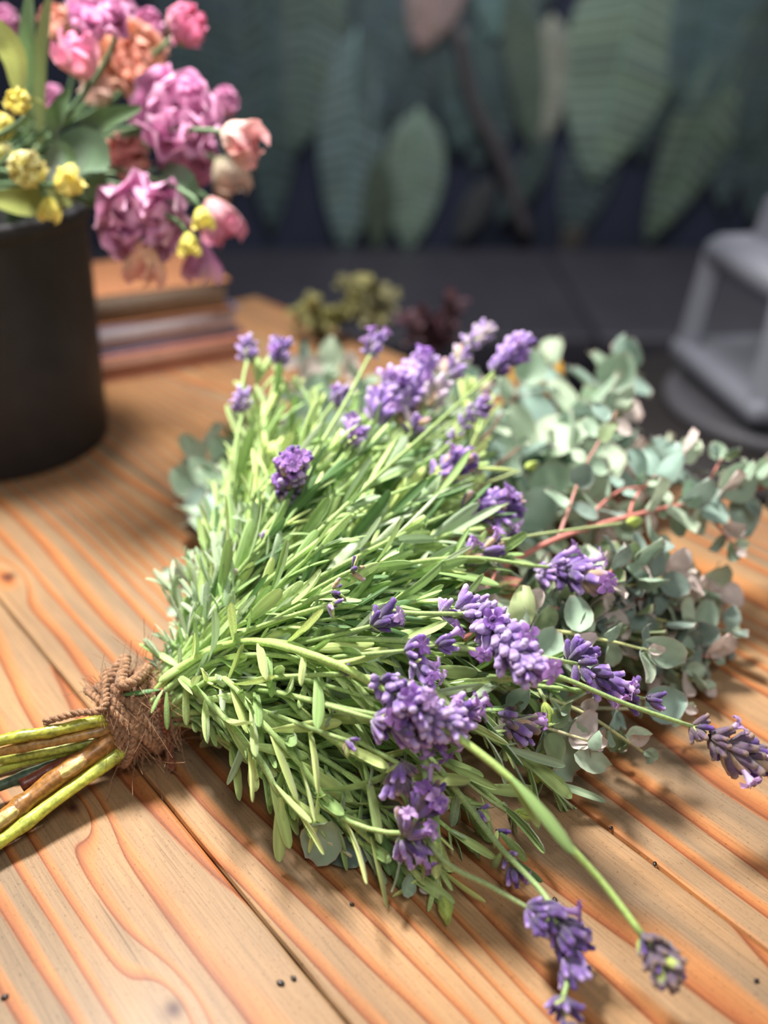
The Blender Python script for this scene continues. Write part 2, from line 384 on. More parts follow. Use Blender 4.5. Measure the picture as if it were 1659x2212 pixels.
for sx, sy in ((1, 1), (1, -1), (-1, 1), (-1, -1)):
    mb = MB(); tube(mb, [V(sx*RB, sy*RB, HB), V(sx*RT, sy*RT, HT)], .018, V(1, 1, 1), 4); mb.build('corner_post', M_metal, lan, smooth=False)
for q in range(4):
    ca, sa = math.cos(q*PI/2), math.sin(q*PI/2); R2 = lambda x, y: (x*ca-y*sa, x*sa+y*ca)
    mb = MB(); tube(mb, [V(*R2(-RT, -RT), HT), V(*R2(RT, -RT), HT)], .019, V(1, 1, 1), 6); mb.build('top_rail', M_metal, lan)
    mb = MB(); mb.add([V(*R2(-RB, -RB), HB), V(*R2(RB, -RB), HB), V(*R2(RT, -RT), HT), V(*R2(-RT, -RT), HT)], [(0, 1, 2, 3)], V(1, 1, 1)); mb.build('pane', M_glass, lan)
mb = MB(); v = [V(x*RT*1.02, y*RT*1.02, HT+.012) for x, y in ((-1, -1), (1, -1), (1, 1), (-1, 1))]+[V(x*.06, y*.06, HT+.022) for x, y in ((-1, -1), (1, -1), (1, 1), (-1, 1))]+[V(x*.055, y*.055, HT+.07) for x, y in ((-1, -1), (1, -1), (1, 1), (-1, 1))]
mb.add(v, [(0, 1, 5, 4), (1, 2, 6, 5), (2, 3, 7, 6), (3, 0, 4, 7), (4, 5, 9, 8), (5, 6, 10, 9), (6, 7, 11, 10), (7, 4, 8, 11), (8, 9, 10, 11), (3, 2, 1, 0)], V(1, 1, 1)); mb.build('roof', M_metal, lan, smooth=False)
mb = MB(); tube(mb, [V(-.03, 0, HT+.075), V(-.033, 0, HT+.15), V(0, 0, HT+.18), V(.033, 0, HT+.15), V(.03, 0, HT+.075)], .011, V(1, 1, 1), 8); mb.build('handle', M_rust, lan)
mb = MB(); lathe(mb, [(0, .064), (.035, .064), (.035, .14), (.03, .145), (0, .143)], (0, 0, 0), lin(40, 42, 52), 20); mb.build('candle', M_plain, lan)

# stack of books behind the bucket
def book(name, c, size, rz, z, covercol, pagecol, label):
    w, d, h = size; t = empty(name, (c[0], c[1], z), rz); tag(t, label, 'book', 'stacked books behind the bucket')
    for zz, nm in ((.0012, 'cover_board'), (h-.0012, 'cover_board')):
        mb = MB(); box(mb, (0, 0, zz), (w, d, .0024), covercol, .0008); mb.build(nm, M_paper, t)
    mb = MB(); box(mb, (-w/2+.0012, 0, h/2), (.0024, d, h-.005), covercol); mb.build('spine', M_paper, t)
    mb = MB(); box(mb, (.001, 0, h/2), (w-.01, d-.008, h-.005), pagecol); mb.build('page_block', M_paper, t)
bc = (P(215, 830)+P(515, 778))/2; bd = unit((P(515, 778)-P(215, 830))[:2].tolist()+[0]); bn = V(-bd[1], bd[0], 0)
ba = math.atan2(bd[1], bd[0]); bc = bc - bd*.012
book('hardback_book', bc+bn*.062, (.19, .125, .024), ba, TZ, lin(178, 112, 92), lin(196, 152, 132), 'pinkish tan hardback book at the bottom of the stack')
book('hardback_book', bc+bn*.066-bd*.004, (.182, .12, .026), ba+.03, TZ+.0242, lin(120, 124, 158), lin(205, 192, 196), 'blue-grey book with pale pages in the middle of the stack')
book('hardback_book', bc+bn*.066-bd*.008, (.178, .12, .03), ba-.02, TZ+.0504, lin(172, 116, 80), lin(150, 132, 116), 'kraft brown book on top of the stack')

# ------------------------------------------------------------------ bucket of cut flowers
BC = V(-.312, .692, TZ)
bk = tag(empty('flower_bucket', BC), 'matte charcoal bucket holding pink and yellow cut flowers', 'bucket')
mb = MB(); lathe(mb, [(0, 0), (.078, 0), (.082, .003), (.087, .09), (.092, .180), (.0935, .184), (.0925, .187), (.0895, .184), (.085, .09), (.079, .006), (0, .006)], (0, 0, 0), V(1, 1, 1), 64); mb.build('bucket_wall', M_bucket, bk)
mb = MB(); lathe(mb, [(.0925, .176), (.0955, .178), (.0958, .186), (.0935, .189), (.0905, .186)], (0, 0, 0), V(1, 1, 1), 64); mb.build('rim', M_bucket, bk)

def petal_mesh(L, W, cup, ruffle, c0, c1, c2, seed):
    rs = np.random.RandomState(seed); rows, cols = 7, 7; v = []; c = []; ph = rs.rand()*6
    for i in range(rows):
        t = i/(rows-1); w = W*(0.28+0.72*math.sin(min(1, t*1.15)*PI/2))*(1 if t < .8 else math.sqrt(max(0.0, 1-((t-.8)/.2*.75)**2)))
        ang = cup*(t**1.2)
        for j in range(cols):
            s = j/(cols-1)*2-1; x = L*(math.sin(ang)/max(cup, .01) if cup > .05 else t); z = L*(1-math.cos(ang))/max(cup, .01)*1.0
            z += W*0.35*(s*s)*(1-t*.4) + ruffle*W*t*t*math.sin(s*5+ph)*0.5
            x += -L*.12*s*s*t + ruffle*L*.05*math.sin(s*9+ph)
            v.append((x, s*w/2, z)); k = t
            col = c0*(1-k*2)+c1*(k*2) if k < .5 else c1*(2-2*k)+c2*(2*k-1)
            c.append(col*(1+.15*math.sin(s*6+ph)))
    f = [(i*cols+j, i*cols+j+1, (i+1)*cols+j+1, (i+1)*cols+j) for i in range(rows-1) for j in range(cols-1)]
    mb = MB(); mb.add(v, f, np.clip(np.array(c), 0, 1)); return mb.mesh('petal')
def put(name, me, m, parent, pos, M3, s=1.0, org=(0, 0, 0)):
    o = link(name, me, m, parent); A = Matrix(((*M3[0]*s, 0), (*M3[1]*s, 0), (*M3[2]*s, 0), (0, 0, 0, 1))); p = np.asarray(pos)-np.asarray(org)
    A[0][3], A[1][3], A[2][3] = p; o.matrix_basis = A; return o
PET = {}; PETC = {}
def petals(kind):
    if kind not in PET:
        base, mid, edge = {'mauve': ((196, 104, 160), (222, 146, 196), (236, 184, 218)), 'deep': ((150, 76, 124), (194, 112, 162), (216, 150, 192)),
            'pink': ((236, 190, 178), (246, 186, 196), (236, 146, 186)), 'blush': ((228, 200, 170), (242, 206, 196), (236, 170, 176)),
            'peach': ((226, 164, 112), (244, 196, 160), (240, 176, 172)), 'sand': ((196, 140, 96), (234, 196, 156), (236, 180, 166)),
            'yellow': ((190, 190, 60), (238, 226, 110), (246, 232, 140)), 'cream': ((230, 200, 90), (250, 234, 160), (252, 240, 180)), 'beige': ((150, 150, 110), (200, 184, 160), (205, 170, 160))}[kind]
        PETC[kind] = (base, mid, edge)
        PET[kind] = [petal_mesh(1, U(.85, 1.15), cup, ruf, lin(*base), lin(*mid), lin(*edge), 3+i) for i, (cup, ruf) in enumerate([(1.9, .2), (1.5, .35), (1.1, .5), (.7, .55)])]
    return PET[kind]
BUDM = {}
def BUD(kind):
    if kind not in BUDM:
        petals(kind); a = PETC[kind]; BUDM[kind] = [petal_mesh(1, .95, 2.25, .12, *[lin(*c) for c in a], 21)]
    return BUDM[kind]
FSTEM = []
SLOTS = [V(math.cos(i*2.39996), math.sin(i*2.39996), 0)*.074*math.sqrt((i+.5)/40) for i in range(40)]
def slot(target):
    q = (target-BC)*V(1, 1, 0); r_ = np.linalg.norm(q); q = q*min(1, .074/max(r_, 1e-6)*1.0) if r_ > .074 else q
    k = min(range(len(SLOTS)), key=lambda i: np.linalg.norm(SLOTS[i]-q)); return SLOTS.pop(k)
def bucket_stem(mb, end, d, r, col):
    s_ = slot(end); a = BC+s_*.9+V(0, 0, .012); b_ = BC+s_+V(0, 0, .196)
    p = np.concatenate([catmull([a, b_], 6)[:-1], bez(b_, b_+V(0, 0, .03)+s_*.2, end-d*.03, end, 12)]); tube(mb, p, r, col, 6); return p
GREEN, GREEN2 = lin(92, 122, 82), lin(120, 150, 90)
def flower(name, px, py, y, rpx, kind, face, label, full=1.0, cat='flower', group='cut flowers in the charcoal bucket', bud=False, stem=True):
    c = Q(px, py, y); r = rpx/FPX*proj(c)[2]; ax = unit(face); t = empty(name, c - ax*r*.5); base = c-ax*r*.5; tag(t, label, cat, group)
    pm = petals(kind); a0 = U(0, 6)
    s1 = unit(np.cross(ax, V(.3, .2, 1))); s2 = np.cross(ax, s1)
    pb = BUD(kind) if bud else None
    rings = [(3, 0, .62, 1.30), (5, 0, .8, 1.1), (6, 1, .95, .85), (7, 2, 1.05, .55), (7, 3, 1.12, .28)] if not bud else [(3, 0, 1.75, .55), (4, 0, 2.0, .3)]
    if full < 1 and not bud: rings = rings[:4]
    for n, vi, sc, el in rings:
        for k in range(n):
            a = a0+k*2*PI/n+vi*.4+U(-.12, .12); rad = s1*math.cos(a)+s2*math.sin(a); e = el+U(-.1, .1)
            d = rad*math.cos(e)+ax*math.sin(e); nrm = -rad*math.sin(e)+ax*math.cos(e)
            put('petal', (pb if bud else pm)[vi], M_petal, t, ax*r*(-.35 if bud else .1), frame(d, nrm), r*sc*U(.95, 1.05))
    mb = MB()
    for k in range(5):
        a = a0+k*2*PI/5; rad = s1*math.cos(a)+s2*math.sin(a); d = unit(rad*.8+ax*.6); M3 = frame(d, ax)
        tube(mb, catmull([V(0, 0, 0)-ax*r*.05, d*r*.4, d*r*.6+ax*r*.25], 6), np.array([.05, .08, .07, .05, .03, .01])*r, GREEN2, 5)
    mb.build('sepal_cup', M_stem, t)
    if stem:
        mb = MB(); FSTEM.append((bucket_stem(mb, base, ax, .0018, GREEN), t, base)); mb.build('stem', M_stem, t, org=base)
    return t
G2 = 'cut flowers in the charcoal bucket'
F = [('lisianthus', 380, 255, .63, 92, 'mauve', (.35, -.75, .5), 'full ruffled mauve-pink bloom level with the cream bud', 1),
     ('lisianthus', 395, 335, .715, 66, 'deep', (.45, -.5, -.35), 'dark mauve bloom tucked under the full ruffled mauve-pink one', 1),
     ('lisianthus', 312, 462, .60, 98, 'mauve', (.05, -.85, -.15), 'wide open mauve bloom hanging over the bucket rim', 1),
     ('lisianthus', 290, 135, .70, 74, 'sand', (.1, -.85, .35), 'ruffled sandy orange bloom behind the round pale pink bud', 1),
     ('lisianthus', 228, 30, .64, 70, 'mauve', (-.1, -.7, .6), 'mauve bloom above the round pale pink bud', 1),
     ('lisianthus', 320, 70, .72, 58, 'deep', (.2, -.7, .5), 'small dark mauve bloom behind the sandy orange one', .8),
     ('lisianthus', 392, 62, .68, 66, 'pink', (.6, -.5, .45), 'pale pink bloom highest on the side of the leaf mural', .8),
     ('lisianthus', 282, 335, .64, 66, 'peach', (-.2, -.8, .1), 'peach-orange bloom between the green leaves and the dark mauve bloom', .8),
     ('lisianthus', 475, 225, .70, 48, 'deep', (.7, -.4, .3), 'dusky mauve bloom behind the cream bud', .8),
     ('lisianthus', 130, 60, .74, 56, 'sand', (-.2, -.7, .5), 'brownish orange bloom deep behind the upright green stems', .8),
     ('lisianthus', 20, 60, .76, 60, 'deep', (-.3, -.7, .4), 'dark mauve bloom behind the yellowish blade leaf', .8),
     ('lisianthus', 120, 215, .72, 44, 'deep', (-.2, -.8, .2), 'small magenta bloom in the shade beside the yellow freesias', .8),
     ('lisianthus_bud', 175, 132, .62, 44, 'pink', (-.15, -.5, .75), 'round pale pink bud below the upper mauve bloom', 1),
     ('lisianthus_bud', 515, 300, .595, 46, 'blush', (.75, -.45, -.25), 'cream and blush bud sticking out toward the mural', 1),
     ('lisianthus_bud', 490, 375, .70, 40, 'beige', (.5, -.4, -.7), 'small beige bud drooping under the cream and blush one', 1),
     ('lisianthus_bud', 470, 468, .65, 44, 'pink', (.35, -.35, -.75), 'bright pink bud beside the wide open mauve bloom', 1),
     ('lisianthus_bud', 436, 560, .615, 40, 'mauve', (.05, -.35, -.9), 'mauve bud hanging lowest over the book stack', 1),
     ('lisianthus_bud', 312, 560, .585, 42, 'peach', (-.05, -.35, -.9), 'peach-pink bud hanging below the wide open mauve bloom', 1),
     ('lisianthus_bud', 215, 200, .69, 34, 'beige', (0, -.6, .4), 'greyish white bud under the sandy orange bloom', 1),
     ('freesia', 45, 225, .57, 40, 'yellow', (-.1, -.8, .4), 'upper yellow freesia over the pale yellow bloom', .8),
     ('freesia', 12, 275, .62, 42, 'yellow', (-.4, -.8, .2), 'yellow freesia just above the large pale yellow bloom', .8),
     ('freesia', 62, 362, .575, 62, 'cream', (.1, -.9, .1), 'large pale yellow bloom just over the bucket rim', .8),
     ('freesia', 5, 335, .655, 46, 'cream', (-.4, -.8, .3), 'pale yellow bloom half hidden behind the large one', .8),
     ('freesia_bud', 142, 395, .575, 30, 'yellow', (.5, -.5, .2), 'bright yellow bud beside the large pale yellow bloom', 1),
     ('freesia_bud', 106, 448, .57, 24, 'yellow', (.1, -.4, -.9), 'small yellow bud hanging against the bucket rim', 1),
     ('lisianthus_bud', 408, 525, .575, 24, 'yellow', (.05, -.3, -.9), 'yellow-green bud hanging beside the lowest mauve bud', 1),
     ('lisianthus_bud', 437, 468, .58, 22, 'yellow', (.1, -.4, -.8), 'yellow-green bud in front of the bright pink bud', 1)]
for nm, px, py, y, r, kind, face, lab, full in F: flower(nm, px, py, y, r*1.2, kind, V(*face), lab, full, bud='bud' in nm)

def blade(pts, w, col, n=12, m=M_leaf):
    p = catmull(pts, n); T, N, Bn = frames(p); v = []; c = []
    sp, t, org = min(FSTEM, key=lambda q: np.linalg.norm(q[0][4:-2]-p[0], axis=1).min()); k0 = 4+int(np.linalg.norm(sp[4:-2]-p[0], axis=1).argmin())
    for i in range(n):
        q = i/(n-1); ww = w*math.sin(PI*min(.97, .12+q*.86))**.7/2; s = unit(np.cross(T[i], V(0, -1, .35)))
        nn = np.cross(s, T[i])
        for j, zz in ((-1, .18), (-.5, .02), (0, -.06), (.5, .02), (1, .18)): v.append(p[i]+s*ww*j+nn*ww*zz); c.append(col*(1.15 if j == 0 else 1)*(0.85+.3*q))
    f = [(i*5+j, i*5+j+1, i*5+j+6, i*5+j+5) for i in range(n-1) for j in range(4)]
    mb = MB(); mb.add(v, f, np.array(c)); lf = mb.build('leaf', m, t, org=org)
    mb = MB(); tube(mb, [sp[k0], (sp[k0]+p[0])/2+V(0, 0, .003), p[0]], .0013, col*.9, 5); mb.build('leaf_stalk', M_stem, lf, org=org)
blade([Q(95, 380, .64), Q(180, 330, .60), Q(235, 360, .59)], .030, lin(110, 140, 110))
blade([Q(140, 330, .64), Q(215, 265, .60), Q(305, 232, .60)], .013, lin(84, 112, 70))
blade([Q(350, 370, .62), Q(390, 405, .60), Q(425, 430, .60)], .024, lin(104, 132, 104))
blade([Q(150, 350, .63), Q(190, 385, .60), Q(215, 430, .60)], .024, lin(88, 116, 84))
blade([Q(40, 200, .62), Q(30, 120, .60), Q(-10, 40, .60)], .016, lin(176, 186, 110))
blade([Q(60, 300, .66), Q(58, 120, .62), Q(65, -40, .62)], .011, lin(112, 140, 100))
blade([Q(90, 320, .66), Q(85, 150, .63), Q(110, -30, .63)], .010, lin(128, 140, 92))
blade([Q(120, 330, .65), Q(115, 270, .60), Q(150, 190, .60)], .013, lin(78, 104, 64))
blade([Q(100, 370, .62), Q(130, 345, .59), Q(165, 350, .585)], .022, lin(100, 128, 98))
blade([Q(150, 428, .61), Q(70, 436, .58), Q(-30, 428, .59)], .018, lin(150, 160, 80))

# leafy cuttings behind the bouquet
def cutting(name, px, py, col, n, spread, hgt, label, lw=.016):
    c = P(px, py); t = tag(empty(name, c), label, 'cutting')
    for k in range(7):
        a = U(0, 2*PI); tip = c+V(math.cos(a)*spread*U(.3, 1), math.sin(a)*spread*.5, hgt*U(.4, 1)); p = bez(c+V(math.cos(a)*.01, math.sin(a)*.01, .002), c+V(0, 0, hgt*.4), tip-V(0, 0, .01), tip, 10)
        mb = MB(); tube(mb, p, .0013, col*.7, 5); s_ = mb.build('sprig_stem', M_stem, t, org=c); L = arclen(p)
        for i in range(n):
            x, T = at_len(p, L[-1]*U(.25, 1), L); d = unit(T*.4+rv()); put('leaf', LEAFQ[i % 4], M_tint[name], s_, x, frame(d, unit(V(0, -.4, 1)+rv()*.5)), lw*U(.7, 1.3), org=c)
def quick_leaf(seed):
    rs = np.random.RandomState(seed); v = []; 
    for i in range(6):
        t = i/5; w = .34*math.sin(PI*min(.98, .06+t*.92))**.8
        for s in (-1, 0, 1): v.append((t, s*w, .12*abs(s)*w*3-.25*t*t*rs.rand()))
    mb = MB(); mb.add(v, [(i*3+j, i*3+j+1, i*3+j+4, i*3+j+3) for i in range(5) for j in range(2)], V(1, 1, 1)); return mb.mesh('leaf')
LEAFQ = [quick_leaf(i) for i in range(4)]
M_tint = {'yellow_green_cutting': simple('yellow_green_leaf', lin(126, 122, 70), .6, nscale=30, nvar=.3), 'burgundy_cutting': simple('burgundy_leaf', lin(74, 44, 54), .6, nscale=30, nvar=.3), 'olive_cutting': simple('olive_leaf', lin(110, 106, 70), .6, nscale=30, nvar=.3)}
def fix(me_list):
    pass
cutting('yellow_green_cutting', 690, 740, lin(120, 120, 70), 16, .06, .065, 'yellow-green leafy cutting beside the book stack')
LEAFQ = [quick_leaf(i+10) for i in range(4)]
cutting('olive_cutting', 810, 735, lin(110, 110, 70), 14, .05, .06, 'olive leafy cutting between the yellow-green and burgundy ones')
LEAFQ = [quick_leaf(i+20) for i in range(4)]
cutting('burgundy_cutting', 930, 765, lin(80, 50, 60), 16, .055, .07, 'dark burgundy leafy cutting at the far edge of the table')
yc = P(1150, 893); t = tag(empty('yellow_bloom', yc), 'yellow bloom lying on the table behind the eucalyptus', 'flower')
for n, vi, e in ((4, 1, 1.0), (6, 2, .6), (7, 3, .25)):
    for k in range(n):
        a = k*2*PI/n+vi; rad = V(math.cos(a), math.sin(a), 0); put('petal', petal_mesh(1, 1, 1.2, .4, lin(200, 140, 40), lin(236, 190, 70), lin(240, 200, 90), k+vi*9), M_petal, t, V(0, 0, .012), frame(rad*math.cos(e)+V(0, 0, math.sin(e)), V(0, 0, 1)*math.cos(e)-rad*math.sin(e)), .038)
mb = MB(); tube(mb, [V(0, 0, .013), V(0.01, .02, .006), V(.02, .05, .003)], .0025, GREEN, 6); mb.build('stem', M_stem, t)

#BOUQUET
# ------------------------------------------------------------------ the tied bouquet
R0 = P(300, 1590)
bq = tag(empty('lavender_bouquet', R0), 'tied bunch of lavender and eucalyptus bound with brown twine, lying on the planks', 'bouquet')
AX = unit(V(math.cos(math.radians(29)), math.sin(math.radians(29)), .06))
BND = P(292, 1545, .024)
SD = unit(np.cross(V(0, 0, 1), AX)); UPB = np.cross(AX, SD)
CAMP = V(0, 0, TZ+CH)

def leaf_geo(L, W, bend, col, seed, tipround=1.0):
    rs = np.random.RandomState(seed); ts = np.array([0, .1, .3, .55, .78, .91, .975, 1.0]); ws = np.array([.32, .5, .82, 1, .95, .74, .44, .1])
    ys = np.array([-1, -.62, 0, .62, 1]); zs = np.array([-.16, .06, -.10, .06, -.16])
    v = []; c = []; tw = rs.uniform(-.5, .5)
    for t, w in zip(ts, ws):
        a = bend*t; x = L*(math.sin(a)/bend if abs(bend) > 1e-3 else t); z = -L*((1-math.cos(a))/bend if abs(bend) > 1e-3 else 0)
        for y, zz in zip(ys, zs):
            yy = y*W*w/2; z2 = zz*W*w; ct, s_ = math.cos(tw*t), math.sin(tw*t)
            yy, z2 = yy*ct-z2*s_, yy*s_+z2*ct
            v.append((x+z2*math.sin(a), yy, z+z2*math.cos(a)))
            k = 1.18 if y == 0 else (0.92 if abs(y) < .9 else 1.06)
            c.append(col*k*(1.12-.12*t))
    f = [(i*5+j, i*5+j+1, i*5+j+6, i*5+j+5) for i in range(7) for j in range(4)]
    return np.array(v), f, np.array(c)
LTONE = {'mid': lin(138, 168, 100), 'light': lin(174, 198, 126), 'grey': lin(154, 174, 140), 'dark': lin(88, 124, 70), 'lime': lin(192, 208, 130), 'silver': lin(186, 200, 168)}
LVAR = []
for i, tone in enumerate(['mid']*5+['light']*4+['grey']*4+['dark']*3+['lime']*2+['silver']*3):
    LVAR.append((tone, leaf_geo(1, U(.13, .20), U(-.15, .75), LTONE[tone]*U(1.0, 1.3), i)))
LMESH = {}
def lmesh(i):
    if i not in LMESH: mb = MB(); mb.add(*LVAR[i][1]); LMESH[i] = mb.mesh('lavender_leaf')
    return LMESH[i]
TONES = {t: [i for i, q in enumerate(LVAR) if q[0] == t] for t in LTONE}
LEAVES = []                    # (stem object index, variant, pos, M3, length)
STEMS = []
def add_leaf(si, tone, pos, d, n, L):
    LEAVES.append((si, R_.choice(TONES[tone]), pos, frame(d, n), L))
def pick(pal): return R_.choices([p[0] for p in pal], [p[1] for p in pal])[0]
PAL = [('mid', 4), ('light', 3), ('grey', 2), ('dark', 1.2), ('lime', .7), ('silver', .8)]
PALG = [('grey', 4), ('silver', 3), ('mid', 1)]
PALL = [('light', 4), ('lime', 3), ('mid', 2)]
def sprig(path, r0=.0014, leaf0=.25, leaf1=1.0, pal=PAL, Lr=(.024, .036), step=.012, div=.42, woody=0.0, tail=False, small=.35, stemcol=None, upbias=.25):
    L = arclen(path); n = len(path); g = stemcol if stemcol is not None else lin(158, 184, 112)*U(.85, 1.1); wd = lin(150, 118, 88)
    mb = MB(); q = np.linspace(0, 1, n)[:, None]; k = np.clip((woody-q)/.15+.5, 0, 1) if woody else np.zeros((n, 1))
    tube(mb, path, np.linspace(r0*1.25, r0*.8, n), wd*k+g*(1-k), 6)
    si = len(STEMS); STEMS.append(mb.build('lavender_stem', M_stem, bq, org=R0))
    s = L[-1]*leaf0; az = U(0, PI); tone = pick(pal)
    while s < L[-1]*leaf1:
        x, T = at_len(path, s, L); a = unit(np.cross(T, V(.1, .3, 1))); b2 = np.cross(T, a); az += PI/2+U(-.25, .25); fr = s/L[-1]
        for sg in (0, PI):
            rad = a*math.cos(az+sg)+b2*math.sin(az+sg); e = div*U(.55, 1.5)
            d = unit(T*math.cos(e)+rad*math.sin(e)+V(0, 0, .06)); nn = unit(-rad*math.cos(e)+T*math.sin(e)+V(0, -.15, upbias*3)+rv()*.25)
            ln = U(*Lr)*(1-.25*abs(fr-.6)); tn = tone if R_.random() < .65 else pick(pal)
            tip = x+d*ln
            if tip[2] < TZ+.002: d = unit(d+V(0, 0, (TZ+.003-tip[2])/ln)); 
            add_leaf(si, tn, x, d, nn, ln)
        if R_.random() < small:
            for _ in range(R_.randint(2, 4)):
                rad = unit(np.cross(T, rv())); d = unit(T*.8+rad*.7+V(0, 0, .25)); add_leaf(si, pick(pal), x, d, unit(V(0, 0, 1)+rv()*.4), U(.008, .014))
        s += step*U(.8, 1.25)
    if leaf1 >= .98 and not tail:        # young leaves at the tip
        x, T = path[-1], unit(path[-1]-path[-2])
        for k in range(5):
            rad = unit(np.cross(T, rv())); d = unit(T+rad*U(.15, .5)); add_leaf(si, pick(pal), x-T*.002, d, unit(V(0, 0, 1)+rv()*.5), U(.010, .02))
    return si

def fan_path(tip, enddir=None, bulge=.02, spread=.012, n=16, axmix=.33):
    o = SD*U(-1, 1)*spread+UPB*U(-1, 1)*spread*.8
    a = BND+o+AX*.005; D = np.linalg.norm(tip-a); out = unit(tip-a); dz = (tip-a)
    e = unit(enddir) if enddir is not None else unit(out+V(0, 0, -.15))
    p = bez(a, a+unit(AX*.8+out*.5)*D*axmix+V(0, 0, bulge), tip-e*D*.35+V(0, 0, bulge*.6), tip, n)
    p[:, 2] = np.maximum(p[:, 2], TZ+.004); return p

# leafy sprigs of the fan: tips along the outline of the leaf mass
ARC = [(545, 860, .10), (560, 1000, .10), (640, 880, .105), (760, 880, .10), (880, 930, .10), (960, 990, .095), (1050, 1060, .085), (1010, 1130, .085), (1060, 1230, .075), (1010, 1290, .078), (1080, 1360, .066),
       (1150, 1470, .052), (1120, 1570, .035), (1060, 1600, .03), (1000, 1680, .022), (930, 1760, .02), (860, 1830, .016), (760, 1800, .022), (690, 1740, .026), (620, 1660, .03)]
for i in range(128):
    u = U(0, len(ARC)-1.001) if i % 4 else U(0, 10)
    if u > 12 and R_.random() < .55: u = U(0, 12)
    k = int(u); f = u-k; a, b2 = V(*ARC[k]), V(*ARC[k+1]); q = a*(1-f)+b2*f
    top = i % 5 < 2
    hh = q[2]*(U(.8, 1.05) if top else U(.2, .85)); rr = U(.55, 1.0) if i % 3 else U(.9, 1.06)
    tgt = P(q[0]+U(-40, 40), q[1]+U(-40, 40), hh); s0 = BND+AX*.03
    tip = s0+(tgt-s0)*rr; tip[2] = max(tip[2], TZ+.006)
    wd = .42 if R_.random() < .35 else 0
    sprig(fan_path(tip, bulge=U(.0, .028) if top else U(-.005, .015)), r0=U(.0011, .0017), leaf0=U(.14, .4), woody=wd, Lr=(.020, .034), div=U(.22, .5))
# short silvery shoots over the shoulder beside the twine
for (x, y, h) in [(375, 1275, .05), (400, 1240, .055), (430, 1215, .06), (470, 1195, .065), (510, 1150, .075), (545, 1120, .08), (385, 1330, .05), (420, 1300, .06), (450, 1270, .065), (500, 1240, .07), (365, 1390, .045), (530, 1190, .075), (350, 1420, .04),
                  (440, 1330, .06), (480, 1300, .066), (560, 1160, .08), (600, 1110, .085), (410, 1380, .052)]:
    tip = P(x+U(-12, 12), y+U(-12, 12), h+.005); sprig(fan_path(tip, enddir=V(-.15, .25, 1.0)+rv()*.25, bulge=.004), leaf0=.38, pal=PALG, Lr=(.011, .021), step=.008, div=.45, small=.8)
# long-leaved stems streaming over the top of the mass
for (x, y, h) in [(960, 1060, .1), (900, 1080, .1), (1040, 1110, .09), (980, 1150, .09), (860, 990, .11), (800, 960, .11), (720, 960, .115), (940, 1230, .09), (1020, 1200, .085), (900, 1300, .085), (1000, 1330, .08), (660, 960, .115), (1000, 1010, .1),
                  (870, 1150, .098), (760, 1090, .105), (820, 1220, .094), (700, 1180, .1), (680, 1060, .108), (780, 1330, .088), (850, 1390, .08), (700, 1290, .092), (620, 1130, .1), (590, 1010, .105)]:
    sprig(fan_path(P(x, y, h), bulge=.012), r0=.0013, leaf0=.22, pal=PAL, Lr=(.024, .038), step=.012, div=.27, small=.3, woody=.35 if R_.random() < .4 else 0)
for (x, y, h) in [(560, 800, .12), (600, 850, .115), (640, 840, .11), (570, 900, .11), (575, 980, .10), (690, 880, .11), (1010, 850, .105), (1040, 900, .1)]:
    sprig(fan_path(P(x, y, h), enddir=V(.1, .5, .6), bulge=.015), r0=.0013, leaf0=.4, pal=PALL, Lr=(.024, .036), step=.014, div=.4)
# sprigs one can follow along the near side
def pix_sprig(pts, **kw):
    p = [BND+SD*U(-.01, .01)+AX*.004]+[P(*q) for q in pts]; return sprig(catmull(p, 22), **kw)
NEAR = [[(375, 1462, .045), (450, 1515, .052), (560, 1640, .045), (604, 1715, .036), (675, 1760, .024)],
        [(470, 1465, .055), (560, 1555, .055), (640, 1640, .045), (705, 1725, .034), (760, 1780, .026), (852, 1862, .010)],
        [(520, 1400, .062), (640, 1425, .072), (740, 1470, .074), (830, 1500, .07)],
        [(480, 1400, .06), (620, 1390, .078), (700, 1430, .08), (760, 1460, .078)],
        [(560, 1480, .055), (680, 1570, .056), (800, 1650, .045), (880, 1690, .036), (935, 1760, .024), (945, 1900, .008)],
        [(600, 1460, .06), (760, 1540, .055), (880, 1610, .045), (980, 1660, .034), (1060, 1720, .022), (1105, 1757, .014)],
        [(640, 1400, .07), (850, 1470, .07), (1000, 1560, .055), (1100, 1620, .04), (1195, 1705, .012)],
        [(700, 1380, .07), (920, 1450, .068), (1060, 1560, .05), (1150, 1660, .02)],
        [(560, 1540, .045), (640, 1650, .036), (720, 1760, .022), (790, 1830, .012)],
        [(620, 1560, .04), (740, 1690, .03), (820, 1760, .022), (900, 1860, .010)]]
for i, q in enumerate(NEAR): pix_sprig(q, r0=.0014, leaf0=.24, pal=PALL if i < 5 else PAL, Lr=(.024, .036), step=.015, div=.55, small=.25)
for q in ([(500, 1500, .05), (620, 1590, .045), (760, 1680, .035), (840, 1760, .022)], [(640, 1500, .05), (780, 1600, .044), (860, 1700, .03), (980, 1800, .012)], [(600, 1440, .06), (720, 1530, .056), (900, 1640, .036), (1000, 1720, .018)],
          [(480, 1470, .05), (560, 1600, .04), (640, 1700, .026), (650, 1760, .015)], [(700, 1500, .05), (880, 1580, .044), (960, 1700, .02), (1020, 1760, .010)]):
    pix_sprig(q, r0=.0013, leaf0=.25, Lr=(.018, .030), step=.013, div=.6, small=.5)
